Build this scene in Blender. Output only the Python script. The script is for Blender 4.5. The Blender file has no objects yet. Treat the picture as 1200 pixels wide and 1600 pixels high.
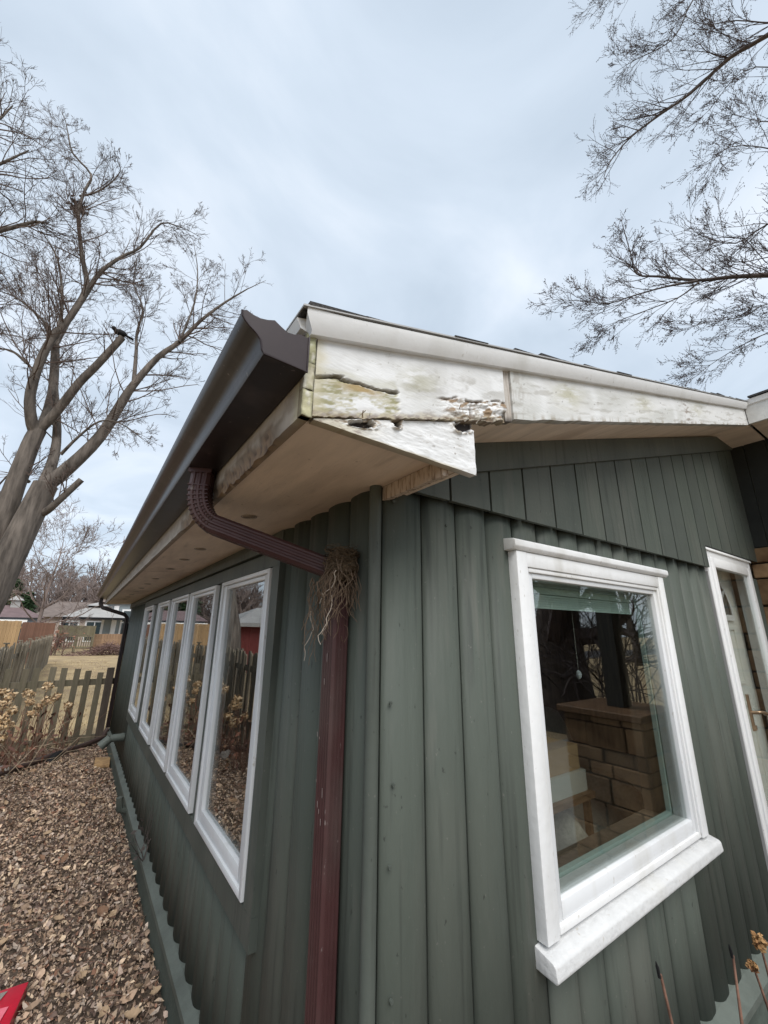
import bpy, math, random
import numpy as np
from mathutils import Vector, Matrix, noise

sc = bpy.context.scene
COL = sc.collection
R = math.radians

# ------------------------------------------------------------------ camera
YAW, PITCH, ROLL, FPX = R(35.32845677), R(16.30469548), R(0.61061149), 641.41664
CAM = Vector((-0.68320277, -0.97433771, 1.74))
_f = Vector((math.sin(YAW)*math.cos(PITCH), math.cos(YAW)*math.cos(PITCH), math.sin(PITCH)))
_r = Vector((math.cos(YAW), -math.sin(YAW), 0))
_u = _r.cross(_f)
_c, _s = math.cos(ROLL), math.sin(ROLL)
CR, CU = _c*_r + _s*_u, -_s*_r + _c*_u
cd = bpy.data.cameras.new('camera')
cam = bpy.data.objects.new('camera', cd)
COL.objects.link(cam)
m = Matrix((CR, CU, -_f)).transposed().to_4x4()
m.translation = CAM
cam.matrix_world = m
cd.sensor_fit = 'HORIZONTAL'
cd.sensor_width = 36
cd.lens = FPX*36/1200
cd.clip_start = 0.02
cd.clip_end = 2000
sc.camera = cam


def ray(px, py):
    d = CR*((px-600)/FPX) - CU*((py-800)/FPX) + _f
    return d


def at(px, py, dist):
    """point seen at photo pixel (1200x1600) at a horizontal distance from the camera"""
    d = ray(px, py)
    return CAM + d*(dist/math.hypot(d.x, d.y))


# ------------------------------------------------------------------ world, sun, exposure
SUN_EL, SUN_AZ = R(50), R(196)          # azimuth from +Y towards +X
world = bpy.data.worlds.new('World')
sc.world = world
world.use_nodes = True
nt = world.node_tree
nt.nodes.clear()
N = nt.nodes.new
out = N('ShaderNodeOutputWorld')
bg = N('ShaderNodeBackground')
bg.inputs['Strength'].default_value = 0.1
sky = N('ShaderNodeTexSky')
sky.sky_type = 'NISHITA'
sky.sun_disc = False
sky.sun_elevation = SUN_EL
sky.sun_rotation = SUN_AZ
tc = N('ShaderNodeTexCoord')
sep = N('ShaderNodeSeparateXYZ')
nt.links.new(tc.outputs['Generated'], sep.inputs[0])
mx = N('ShaderNodeMath'); mx.operation = 'MAXIMUM'; mx.inputs[1].default_value = 0.0
nt.links.new(sep.outputs['Z'], mx.inputs[0])
ad = N('ShaderNodeMath'); ad.operation = 'ADD'; ad.inputs[1].default_value = 0.22
nt.links.new(mx.outputs[0], ad.inputs[0])
dx = N('ShaderNodeMath'); dx.operation = 'DIVIDE'
dy = N('ShaderNodeMath'); dy.operation = 'DIVIDE'
nt.links.new(sep.outputs['X'], dx.inputs[0]); nt.links.new(ad.outputs[0], dx.inputs[1])
nt.links.new(sep.outputs['Y'], dy.inputs[0]); nt.links.new(ad.outputs[0], dy.inputs[1])
cmb = N('ShaderNodeCombineXYZ')
nt.links.new(dx.outputs[0], cmb.inputs[0]); nt.links.new(dy.outputs[0], cmb.inputs[1])
n1 = N('ShaderNodeTexNoise'); n1.inputs['Scale'].default_value = 1.7; n1.inputs['Detail'].default_value = 8
n1.inputs['Roughness'].default_value = 0.5; n1.inputs['Distortion'].default_value = 0.5
nt.links.new(cmb.outputs[0], n1.inputs['Vector'])
rp = N('ShaderNodeValToRGB')
e = rp.color_ramp.elements
e[0].position = 0.33; e[0].color = (0.51, 0.60, 0.70, 1)
e[1].position = 0.66; e[1].color = (0.83, 0.895, 0.98, 1)
q = rp.color_ramp.elements.new(0.5); q.color = (0.645, 0.735, 0.84, 1)
nt.links.new(n1.outputs['Fac'], rp.inputs[0])
SKY_GAIN = 4.42
sca = N('ShaderNodeVectorMath'); sca.operation = 'SCALE'; sca.inputs['Scale'].default_value = SKY_GAIN
nt.links.new(rp.outputs[0], sca.inputs[0])
mix = N('ShaderNodeMix'); mix.data_type = 'RGBA'; mix.inputs['Factor'].default_value = 0.93
nt.links.new(sky.outputs[0], mix.inputs['A']); nt.links.new(sca.outputs[0], mix.inputs['B'])
nt.links.new(mix.outputs['Result'], bg.inputs['Color'])
nt.links.new(bg.outputs[0], out.inputs[0])

sd = bpy.data.lights.new('sun', 'SUN')
sd.energy = 1.36
sd.angle = R(45)
sd.color = (1.0, 0.965, 0.92)
sun = bpy.data.objects.new('sun', sd)
COL.objects.link(sun)
to_sun = Vector((math.sin(SUN_AZ)*math.cos(SUN_EL), math.cos(SUN_AZ)*math.cos(SUN_EL), math.sin(SUN_EL)))
sun.rotation_euler = to_sun.to_track_quat('Z', 'Y').to_euler()
sun.location = (0, -5, 20)
sc.view_settings.view_transform = 'Standard'
sc.view_settings.look = 'None'
sc.view_settings.gamma = 1
sc.view_settings.use_curve_mapping = False
sc.view_settings.exposure = 1.37
sc.cycles.max_bounces = 8
sc.cycles.transparent_max_bounces = 12

# ------------------------------------------------------------------ materials
MATS = {}


def mat(name, col, rough=0.6, spec=0.4, var=0.0, nscale=8.0, bump=0.0, bscale=60.0, stretch=None,
        col2=None, metallic=0.0, obj_var=0.0, vcol=False, detail=6.0, lo=0.35, hi=0.65, coat=0.0):
    if name in MATS:
        return MATS[name]
    mt = bpy.data.materials.new(name)
    mt.use_nodes = True
    t = mt.node_tree
    b = t.nodes['Principled BSDF']
    b.inputs['Roughness'].default_value = rough
    b.inputs['Specular IOR Level'].default_value = spec
    b.inputs['Metallic'].default_value = metallic
    b.inputs['Coat Weight'].default_value = coat
    tcn = t.nodes.new('ShaderNodeTexCoord')
    vec = tcn.outputs['Object']
    if stretch:
        mp = t.nodes.new('ShaderNodeMapping')
        mp.inputs['Scale'].default_value = stretch
        t.links.new(vec, mp.inputs[0])
        vec = mp.outputs[0]
    if vcol:
        at_ = t.nodes.new('ShaderNodeAttribute'); at_.attribute_name = 'Col'
        cur = at_.outputs['Color']
    else:
        rgb = t.nodes.new('ShaderNodeRGB'); rgb.outputs[0].default_value = (*col, 1)
        cur = rgb.outputs[0]
    if col2 is not None or var > 0:
        nz = t.nodes.new('ShaderNodeTexNoise')
        nz.inputs['Scale'].default_value = nscale
        nz.inputs['Detail'].default_value = detail
        nz.inputs['Roughness'].default_value = 0.62
        t.links.new(vec, nz.inputs['Vector'])
        mr = t.nodes.new('ShaderNodeMapRange')
        mr.inputs['From Min'].default_value = lo; mr.inputs['From Max'].default_value = hi
        t.links.new(nz.outputs['Fac'], mr.inputs['Value'])
        mm = t.nodes.new('ShaderNodeMix'); mm.data_type = 'RGBA'
        t.links.new(mr.outputs[0], mm.inputs['Factor'])
        if col2 is not None:
            t.links.new(cur, mm.inputs['A'])
            mm.inputs['B'].default_value = (*col2, 1)
        else:
            h1 = t.nodes.new('ShaderNodeVectorMath'); h1.operation = 'SCALE'; h1.inputs['Scale'].default_value = 1-var
            h2 = t.nodes.new('ShaderNodeVectorMath'); h2.operation = 'SCALE'; h2.inputs['Scale'].default_value = 1+var
            t.links.new(cur, h1.inputs[0]); t.links.new(cur, h2.inputs[0])
            t.links.new(h1.outputs[0], mm.inputs['A']); t.links.new(h2.outputs[0], mm.inputs['B'])
        cur = mm.outputs['Result']
    if obj_var > 0:
        oi = t.nodes.new('ShaderNodeObjectInfo')
        mr2 = t.nodes.new('ShaderNodeMapRange')
        mr2.inputs['To Min'].default_value = 1-obj_var; mr2.inputs['To Max'].default_value = 1+obj_var
        t.links.new(oi.outputs['Random'], mr2.inputs['Value'])
        h = t.nodes.new('ShaderNodeVectorMath'); h.operation = 'SCALE'
        t.links.new(cur, h.inputs[0]); t.links.new(mr2.outputs[0], h.inputs['Scale'])
        cur = h.outputs[0]
    t.links.new(cur, b.inputs['Base Color'])
    if bump > 0:
        bz = t.nodes.new('ShaderNodeTexNoise')
        bz.inputs['Scale'].default_value = bscale; bz.inputs['Detail'].default_value = 5
        t.links.new(vec, bz.inputs['Vector'])
        bp = t.nodes.new('ShaderNodeBump')
        bp.inputs['Strength'].default_value = bump; bp.inputs['Distance'].default_value = 0.01
        t.links.new(bz.outputs['Fac'], bp.inputs['Height'])
        t.links.new(bp.outputs[0], b.inputs['Normal'])
    MATS[name] = mt
    return mt


def glass_mat(name, f0, tint):
    """thin glazing: Schlick reflectance from the facing angle, the rest passes straight through"""
    mt = bpy.data.materials.new(name)
    mt.use_nodes = True
    t = mt.node_tree
    t.nodes.clear()
    o = t.nodes.new('ShaderNodeOutputMaterial')
    mxs = t.nodes.new('ShaderNodeMixShader')
    tr = t.nodes.new('ShaderNodeBsdfTransparent'); tr.inputs[0].default_value = (*tint, 1)
    gl = t.nodes.new('ShaderNodeBsdfGlossy'); gl.inputs['Roughness'].default_value = 0.003
    lw_ = t.nodes.new('ShaderNodeLayerWeight'); lw_.inputs['Blend'].default_value = 0.5
    pw = t.nodes.new('ShaderNodeMath'); pw.operation = 'POWER'; pw.inputs[1].default_value = 5
    ml = t.nodes.new('ShaderNodeMath'); ml.operation = 'MULTIPLY_ADD'; ml.inputs[1].default_value = 1-f0; ml.inputs[2].default_value = f0
    t.links.new(lw_.outputs['Facing'], pw.inputs[0]); t.links.new(pw.outputs[0], ml.inputs[0])
    t.links.new(ml.outputs[0], mxs.inputs[0]); t.links.new(tr.outputs[0], mxs.inputs[1]); t.links.new(gl.outputs[0], mxs.inputs[2])
    t.links.new(mxs.outputs[0], o.inputs[0])
    return mt


GREEN = mat('green_paint', (0.081, 0.094, 0.080), 0.55, 0.22, var=0.13, nscale=2.6, bump=0.22, bscale=70, stretch=(1, 1, 0.16), obj_var=0.06)
GREEN_T = mat('green_trim_paint', (0.075, 0.086, 0.075), 0.52, 0.22, var=0.08, nscale=4, bump=0.08, bscale=70)
GREEN_L = mat('green_ledge_paint', (0.100, 0.116, 0.102), 0.55, 0.35, var=0.2, nscale=5, bump=0.2, bscale=50)
WHITE = mat('white_paint', (0.72, 0.725, 0.725), 0.42, 0.45, var=0.015, nscale=20, bump=0.06, bscale=45)
WHITE_OLD = mat('thick_brushed_white_paint', (0.75, 0.76, 0.765), 0.42, 0.4, var=0.02, nscale=30, bump=0.16, bscale=60, stretch=(.6, .6, .6))
SILLP = mat('dimmed_white_sill_paint', (0.56, 0.565, 0.565), 0.5, 0.3, var=0.05, nscale=25, bump=0.3, bscale=70)  # casing white with its colour darkened against the strong light on the sill
VINYL = mat('white_vinyl', (0.66, 0.675, 0.69), 0.35, 0.5, var=0.03, nscale=3)
GREYJAMB = mat('grey_aluminium', (0.36, 0.36, 0.355), 0.45, 0.5, var=0.08, nscale=6)
WEATHER = mat('weathered_white_paint', (0.8, 0.8, 0.8), 0.62, 0.3, vcol=True, var=0.03, nscale=70, bump=0.10, bscale=150, stretch=(0.25, 1, 1.2))
SOFFIT = mat('soffit_paint', (0.75, 0.625, 0.515), 0.7, 0.25, var=0.10, nscale=3.0, bump=0.12, bscale=40, stretch=(5, 1, 1))
SOFFIT_P = mat('peeling_soffit_paint', (0.50, 0.41, 0.34), 0.75, 0.2, col2=(0.25, 0.18, 0.13), nscale=26, stretch=(3.0, 3.5, 0.5), lo=0.5, hi=0.62, bump=0.7, bscale=30)
BROWN_G = mat('brown_gutter_enamel', (0.021, 0.016, 0.017), 0.33, 0.4, var=0.12, nscale=5, bump=0.02, bscale=20, col2=None)
BROWN_D = mat('brown_downspout_enamel', (0.060, 0.026, 0.026), 0.45, 0.35, var=0.12, nscale=9, bump=0.03, bscale=60)
SHINGLE = mat('asphalt_shingle', (0.050, 0.048, 0.048), 0.9, 0.2, var=0.35, nscale=120, bump=0.6, bscale=200, obj_var=0.15)
GLASS = glass_mat('window_glass', 0.13, (0.84, 0.87, 0.855))
GLASS_S = glass_mat('storm_glass', 0.035, (0.95, 0.97, 0.96))
GLASS_C = glass_mat('coated_casement_glass', 0.30, (0.80, 0.83, 0.82))
BARK = mat('bark', (0.115, 0.098, 0.084), 0.85, 0.2, var=0.5, nscale=9, bump=1.0, bscale=26, stretch=(1, 1, 0.16))
BARK_D = mat('dark_bark', (0.085, 0.070, 0.064), 0.85, 0.2, var=0.3, nscale=7, bump=0.8, bscale=22)
TWIG = mat('twig_bark', (0.105, 0.078, 0.066), 0.8, 0.2, var=0.2, nscale=3)
TWIG_D = mat('dark_twig_bark', (0.085, 0.068, 0.068), 0.8, 0.2, var=0.2, nscale=3)
FENCE_G = mat('weathered_fence_wood', (0.250, 0.212, 0.160), 0.85, 0.2, col2=(0.160, 0.138, 0.102), nscale=4, bump=0.5, bscale=40, stretch=(6, 6, 0.8), obj_var=0.16)
FENCE_P = mat('mossy_picket_wood', (0.165, 0.140, 0.102), 0.88, 0.2, col2=(0.115, 0.104, 0.070), nscale=5, bump=0.5, bscale=40, stretch=(6, 6, 0.8), obj_var=0.15)
CEDAR = mat('new_cedar_boards', (0.43, 0.285, 0.15), 0.8, 0.2, var=0.15, nscale=4, stretch=(6, 6, 0.6), obj_var=0.12)
REDWOOD = mat('reddish_fence_boards', (0.235, 0.125, 0.085), 0.85, 0.2, var=0.2, nscale=4, stretch=(6, 6, 0.6), obj_var=0.12)
OLIVE = mat('olive_grey_fence_wood', (0.20, 0.175, 0.115), 0.85, 0.2, var=0.2, nscale=4, stretch=(6, 6, 0.6), obj_var=0.1)
LEAF = mat('dead_leaf', (0.2, 0.15, 0.1), 0.8, 0.2, vcol=True, var=0.12, nscale=60)
PETAL = mat('dried_petal', (0.4, 0.3, 0.2), 0.8, 0.2, vcol=True)
STALK = mat('dry_stalk', (0.19, 0.105, 0.075), 0.75, 0.25, var=0.35, nscale=25)
ROOT = mat('dry_root', (0.175, 0.125, 0.088), 0.85, 0.2, var=0.35, nscale=40)
STRAW = mat('nest_straw', (0.105, 0.075, 0.048), 0.9, 0.1, var=0.4, nscale=60, bump=0.8, bscale=150)
SOIL = mat('bed_soil', (0.075, 0.057, 0.044), 0.95, 0.1, col2=(0.15, 0.115, 0.09), nscale=28, bump=1.0, bscale=45)
YARD = mat('straw_lawn', (0.40, 0.305, 0.175), 0.95, 0.1, col2=(0.25, 0.185, 0.115), nscale=0.9, bump=0.8, bscale=9)
CONC = mat('concrete', (0.22, 0.21, 0.195), 0.9, 0.2, var=0.15, nscale=5, bump=0.4, bscale=60)
DARKWOOD = mat('near_black_wood', (0.022, 0.024, 0.022), 0.6, 0.3, var=0.2, nscale=6)
CAPWOOD = mat('brown_cap_wood', (0.15, 0.085, 0.045), 0.6, 0.3, var=0.3, nscale=6, stretch=(1, 6, 6))
STONE = mat('sandstone', (0.29, 0.185, 0.10), 0.85, 0.2, col2=(0.14, 0.08, 0.042), nscale=5, bump=0.6, bscale=25, obj_var=0.35)
MORTAR = mat('mortar', (0.045, 0.032, 0.028), 0.95, 0.1, var=0.2, nscale=40, bump=0.5)
WALLIN = mat('interior_panel', (0.13, 0.095, 0.07), 0.7, 0.3, var=0.25, nscale=3, stretch=(8, 8, 0.5))
CARPET = mat('interior_carpet', (0.30, 0.26, 0.21), 0.95, 0.1, var=0.2, nscale=40, bump=0.3)
BEIGE = mat('beige_upholstery', (0.42, 0.39, 0.34), 0.95, 0.1, var=0.15, nscale=60, bump=0.4, bscale=160)
CARDB = mat('cardboard', (0.33, 0.215, 0.115), 0.85, 0.2, var=0.08, nscale=6)
PAPER = mat('pale_paper', (0.42, 0.415, 0.37), 0.8, 0.2, var=0.05)
BLIND = mat('mint_blind', (0.66, 0.82, 0.75), 0.5, 0.3, var=0.03)
DOORP = mat('beige_door_paint', (0.72, 0.71, 0.655), 0.5, 0.35, var=0.04, nscale=5)
BRASS = mat('worn_brass', (0.30, 0.21, 0.13), 0.35, 0.5, metallic=0.8, var=0.2, nscale=30)
BLACK = mat('black_matte', (0.012, 0.012, 0.013), 0.7, 0.2, var=0.1)
RED = mat('red_carton_print', (0.52, 0.012, 0.035), 0.35, 0.5, var=0.1, nscale=10)
PINK = mat('pink_carton_print', (0.75, 0.16, 0.22), 0.35, 0.5, var=0.06, nscale=10)
CWHITE = mat('white_carton_print', (0.82, 0.82, 0.80), 0.35, 0.5, var=0.03, nscale=10)
CGREY = mat('grey_carton_print', (0.25, 0.225, 0.20), 0.4, 0.5, var=0.1, nscale=8)
TAN = mat('tan_stone', (0.46, 0.30, 0.15), 0.85, 0.2, col2=(0.30, 0.19, 0.10), nscale=18, bump=0.5)
ROCK = mat('grey_fieldstone', (0.30, 0.275, 0.25), 0.9, 0.2, var=0.25, nscale=7, bump=0.6, bscale=20)
EVERG = mat('evergreen_needles', (0.030, 0.055, 0.022), 0.8, 0.2, var=0.4, nscale=3)
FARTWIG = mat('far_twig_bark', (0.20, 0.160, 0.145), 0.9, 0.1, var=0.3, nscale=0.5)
BRUSH = mat('brush_twigs', (0.155, 0.100, 0.088), 0.85, 0.1, var=0.3, nscale=4)
REDLEAF = mat('rusty_leaf', (0.26, 0.125, 0.08), 0.8, 0.2, var=0.4, nscale=9)
ROOFG = mat('far_grey_roof', (0.33, 0.325, 0.315), 0.8, 0.2, var=0.08, nscale=2)
ROOFB = mat('far_brown_roof', (0.16, 0.13, 0.115), 0.9, 0.2, var=0.15, nscale=2)
ROOFP = mat('far_plum_roof', (0.16, 0.115, 0.115), 0.9, 0.2, var=0.15, nscale=2)
WALLB = mat('far_blue_grey_wall', (0.17, 0.185, 0.21), 0.8, 0.2, var=0.06, nscale=2)
WALLS = mat('far_sand_wall', (0.40, 0.335, 0.29), 0.8, 0.2, var=0.06, nscale=2)
WALLC = mat('far_slate_wall', (0.24, 0.275, 0.29), 0.8, 0.2, var=0.06, nscale=2)
SHEDRED = mat('shed_red_boards', (0.16, 0.035, 0.032), 0.7, 0.3, var=0.15, nscale=3, stretch=(6, 6, 0.6))
DGLASS = mat('far_dark_glass', (0.035, 0.05, 0.055), 0.08, 0.6)
ROOMDARK = mat('painted_foundation', (0.075, 0.093, 0.080), 0.7, 0.3, var=0.18, nscale=5, bump=0.5, bscale=30)


def layers(mt, specs):
    """worn patches, streaks, grime and chips with shapes of their own, mixed over a paint colour"""
    t = mt.node_tree; b = t.nodes['Principled BSDF']
    src = b.inputs['Base Color'].links[0].from_socket
    g_ = t.nodes.new('ShaderNodeNewGeometry')
    for scale, stretch, lo, hi, col, k in specs:
        mp = t.nodes.new('ShaderNodeMapping'); mp.inputs['Scale'].default_value = stretch
        t.links.new(g_.outputs['Position'], mp.inputs[0])
        nz = t.nodes.new('ShaderNodeTexNoise'); nz.inputs['Scale'].default_value = scale; nz.inputs['Detail'].default_value = 4
        t.links.new(mp.outputs[0], nz.inputs['Vector'])
        mr = t.nodes.new('ShaderNodeMapRange'); mr.inputs['From Min'].default_value = lo; mr.inputs['From Max'].default_value = hi; mr.inputs['To Max'].default_value = k
        t.links.new(nz.outputs['Fac'], mr.inputs['Value'])
        mm = t.nodes.new('ShaderNodeMix'); mm.data_type = 'RGBA'; mm.inputs['B'].default_value = (*col, 1)
        t.links.new(mr.outputs[0], mm.inputs['Factor']); t.links.new(src, mm.inputs['A'])
        src = mm.outputs['Result']
    t.links.new(src, b.inputs['Base Color'])


for m_ in (GREEN, GREEN_T):
    layers(m_, ((3.0, (1, 1, .35), .50, .72, (.125, .130, .112), .6), (34, (1, 1, .05), .56, .72, (.046, .052, .046), .7), (16, (1, 1, .12), .60, .75, (.135, .135, .118), .5),
                (85, (1, 1, .7), .69, .73, (.17, .168, .15), .45), (60, (1, 1, .6), .70, .74, (.030, .032, .029), .7)))
for m_ in (WHITE, WHITE_OLD, VINYL, SILLP):
    layers(m_, ((7, (1, 1, .25), .55, .78, (.50, .49, .45), .6), (70, (1, 1, .5), .66, .74, (.40, .37, .32), .6)))
layers(SOFFIT, ((2.6, (1, .5, 1), .52, .70, (.44, .33, .25), .5), (30, (1, .15, 1), .60, .75, (.45, .36, .29), .5), (60, (1, 1, 1), .68, .74, (.30, .22, .16), .6)))
for m_ in (BROWN_G, BROWN_D):
    layers(m_, ((9, (1, 1, .3), .54, .75, (.085, .068, .062), .5), (80, (1, 1, .5), .69, .73, (.20, .17, .16), .6)))


# ------------------------------------------------------------------ mesh helpers
class MB:
    def __init__(s):
        s.v = []; s.f = []; s.c = []

    def add(s, vs, fs, col=None):
        o = len(s.v)
        s.v.extend([tuple(p) for p in vs])
        s.f.extend([tuple(i+o for i in f) for f in fs])
        if col is not None:
            s.c.extend([col]*len(vs))
        return s

    def box(s, a, b, col=None):
        x0, y0, z0 = min(a[0], b[0]), min(a[1], b[1]), min(a[2], b[2])
        x1, y1, z1 = max(a[0], b[0]), max(a[1], b[1]), max(a[2], b[2])
        return s.add([(x0, y0, z0), (x1, y0, z0), (x1, y1, z0), (x0, y1, z0), (x0, y0, z1), (x1, y0, z1), (x1, y1, z1), (x0, y1, z1)],
                     [(0, 3, 2, 1), (4, 5, 6, 7), (0, 1, 5, 4), (1, 2, 6, 5), (2, 3, 7, 6), (3, 0, 4, 7)], col)

    def prism(s, poly, d, col=None):
        """poly: planar polygon (3D points), extruded by vector d"""
        n = len(poly)
        d = Vector(d)
        a = [Vector(p) for p in poly]
        vs = a + [p+d for p in a]
        fs = [tuple(range(n))[::-1], tuple(range(n, 2*n))]
        fs += [(i, (i+1) % n, n+(i+1) % n, n+i) for i in range(n)]
        return s.add(vs, fs, col)

    def tube(s, pts, rad, sides=6, cap=True, col=None, flat=None):
        pts = [Vector(p) for p in pts]
        n = len(pts)
        if not hasattr(rad, '__len__'):
            rad = [rad]*n
        vs = []
        ref = None
        for i, p in enumerate(pts):
            t = (pts[min(i+1, n-1)] - pts[max(i-1, 0)])
            if t.length < 1e-9:
                t = Vector((0, 0, 1))
            t.normalize()
            if ref is None:
                ref = t.orthogonal().normalized()
            else:
                ref = ref - t*ref.dot(t)
                if ref.length < 1e-6:
                    ref = t.orthogonal()
                ref.normalize()
            bn = t.cross(ref)
            for k in range(sides):
                a = 2*math.pi*k/sides
                vs.append(p + (ref*math.cos(a) + bn*math.sin(a))*rad[i])
        fs = []
        for i in range(n-1):
            for k in range(sides):
                k2 = (k+1) % sides
                fs.append((i*sides+k, i*sides+k2, (i+1)*sides+k2, (i+1)*sides+k))
        if cap:
            fs.append(tuple(range(sides))[::-1])
            fs.append(tuple((n-1)*sides+k for k in range(sides)))
        return s.add(vs, fs, col)

    def sweep(s, pts, profile, side, cap=True):
        """sweep a closed 2D profile along pts; side = fixed sideways vector, other axis from tangent"""
        pts = [Vector(p) for p in pts]
        n, k = len(pts), len(profile)
        vs = []
        side = Vector(side).normalized()
        for i, p in enumerate(pts):
            t = (pts[min(i+1, n-1)] - pts[max(i-1, 0)]).normalized()
            sd_ = (side - t*side.dot(t)).normalized()
            up_ = t.cross(sd_)
            for (a, b) in profile:
                vs.append(p + sd_*a + up_*b)
        fs = []
        for i in range(n-1):
            for j in range(k):
                j2 = (j+1) % k
                fs.append((i*k+j, i*k+j2, (i+1)*k+j2, (i+1)*k+j))
        if cap:
            fs.append(tuple(range(k))[::-1]); fs.append(tuple((n-1)*k+j for j in range(k)))
        return s.add(vs, fs)

    def blob(s, c, r, seed=0, rough=0.25, nu=10, nv=7, col=None):
        vs, fs = [], []
        c = Vector(c)
        for i in range(nv+1):
            th = math.pi*i/nv
            for j in range(nu):
                ph = 2*math.pi*j/nu
                d = Vector((math.sin(th)*math.cos(ph), math.sin(th)*math.sin(ph), math.cos(th)))
                k = 1 + rough*noise.noise(d*1.7 + Vector((seed*3.1, seed*1.7, 0)))
                vs.append(c + Vector((d.x*r[0], d.y*r[1], d.z*r[2]))*k)
        for i in range(nv):
            for j in range(nu):
                j2 = (j+1) % nu
                fs.append((i*nu+j, (i+1)*nu+j, (i+1)*nu+j2, i*nu+j2))
        return s.add(vs, fs, col)

    def mesh(s, name, material, smooth=False, off=(0, 0, 0)):
        me = bpy.data.meshes.new(name)
        if any(off):
            o = Vector(off)
            s.v = [tuple(Vector(p)-o) for p in s.v]
        me.from_pydata(s.v, [], s.f)
        if s.c and len(s.c) == len(s.v):
            ca = me.color_attributes.new('Col', 'FLOAT_COLOR', 'POINT')
            arr = np.ones((len(s.v), 4), dtype=np.float32)
            arr[:, :3] = np.array(s.c, dtype=np.float32)
            ca.data.foreach_set('color', arr.ravel())
        mats = material if isinstance(material, (list, tuple)) else [material]
        for mm in mats:
            me.materials.append(mm)
        if smooth:
            me.polygons.foreach_set('use_smooth', [True]*len(me.polygons))
        me.update()
        return me

    def build(s, name, material, parent=None, smooth=False, loc=(0, 0, 0)):
        """one mesh object whose origin stands at loc (relative to its parent)"""
        me = s.mesh(name, material, smooth, loc)
        return link(name, me, parent, loc)


def link(name, me, parent=None, loc=(0, 0, 0)):
    o = bpy.data.objects.new(name, me)
    COL.objects.link(o)
    o.location = loc
    if parent is not None:
        o.parent = parent
    return o


def autosmooth(o, ang=40):
    me = o.data
    import bmesh
    bm = bmesh.new(); bm.from_mesh(me)
    bmesh.ops.recalc_face_normals(bm, faces=bm.faces)
    for f in bm.faces:
        f.smooth = True
    for ed in bm.edges:
        if len(ed.link_faces) == 2:
            ed.smooth = ed.calc_face_angle(0) < R(ang)
    bm.to_mesh(me); bm.free()
    return o


def bevel(o, w=0.004, seg=2):
    import bmesh
    me = o.data
    bm = bmesh.new(); bm.from_mesh(me)
    bmesh.ops.bevel(bm, geom=list(bm.edges), offset=w, segments=seg, affect='EDGES', profile=0.5, clamp_overlap=True)
    bm.to_mesh(me); bm.free()
    return autosmooth(o, 35)


def empty(name, loc, label, cat, group=None):
    o = bpy.data.objects.new(name, None)
    COL.objects.link(o)
    o.location = loc
    o.empty_display_size = 0.1
    return tag(o, label, cat, group)


def tag(o, label=None, cat=None, group=None, kind=None):
    if label: o['label'] = label
    if cat: o['category'] = cat
    if group: o['group'] = group
    if kind: o['kind'] = kind
    return o


rnd = random.Random(11)

# ================================================================== GROUND
g = MB()
S_ = 300
g.add([(-S_, -S_, 0), (S_, -S_, 0), (S_, S_, 0), (-S_, S_, 0)], [(0, 1, 2, 3)])
tag(g.build('ground', YARD), kind='structure')
# planting bed: soil sheet, lightly uneven
bed = MB()
nx, ny = 26, 60
X0, X1, Y0, Y1 = -3.2, -0.04, -4.5, 7.6
vs = []
for j in range(ny+1):
    for i in range(nx+1):
        x = X0+(X1-X0)*i/nx; y = Y0+(Y1-Y0)*j/ny
        edge = min(1, (x-X0)/0.3, (Y1-y)/0.3)
        vs.append((x, y, 0.004+max(0, edge)*(0.012+0.014*noise.noise(Vector((x*2.2, y*2.2, 0.3))))))
fs = [(j*(nx+1)+i, j*(nx+1)+i+1, (j+1)*(nx+1)+i+1, (j+1)*(nx+1)+i) for j in range(ny) for i in range(nx)]
bed.add(vs, fs)
tag(bed.build('planting_bed_ground', SOIL, smooth=True), kind='structure')
path = MB()
path.box((0.9, -3.6, -0.1), (12, -1.5, 0.03))
tag(path.build('concrete_path', CONC), kind='structure')
road = MB()
road.box((-120, -24, -0.1), (160, -17, 0.02))
tag(road.build('road', mat('asphalt', (0.06, 0.058, 0.06), 0.9, 0.2, var=0.2, nscale=3)), kind='structure')
bark_bed = MB()
bark_bed.box((0.0, -1.46, -0.1), (3.0, -0.065, 0.02))
tag(bark_bed.build('front_bed_ground', SOIL), kind='structure')

# ================================================================== HOUSE
house = empty('house', (0, 0, 0), 'dark green log-sided house with white trim and a rotting white eave corner', 'house')
SL = 0.305                      # roof slope (rise per metre of x)
BW = 0.1524
XW = 3.65                       # front wall ends at the wing


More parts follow.
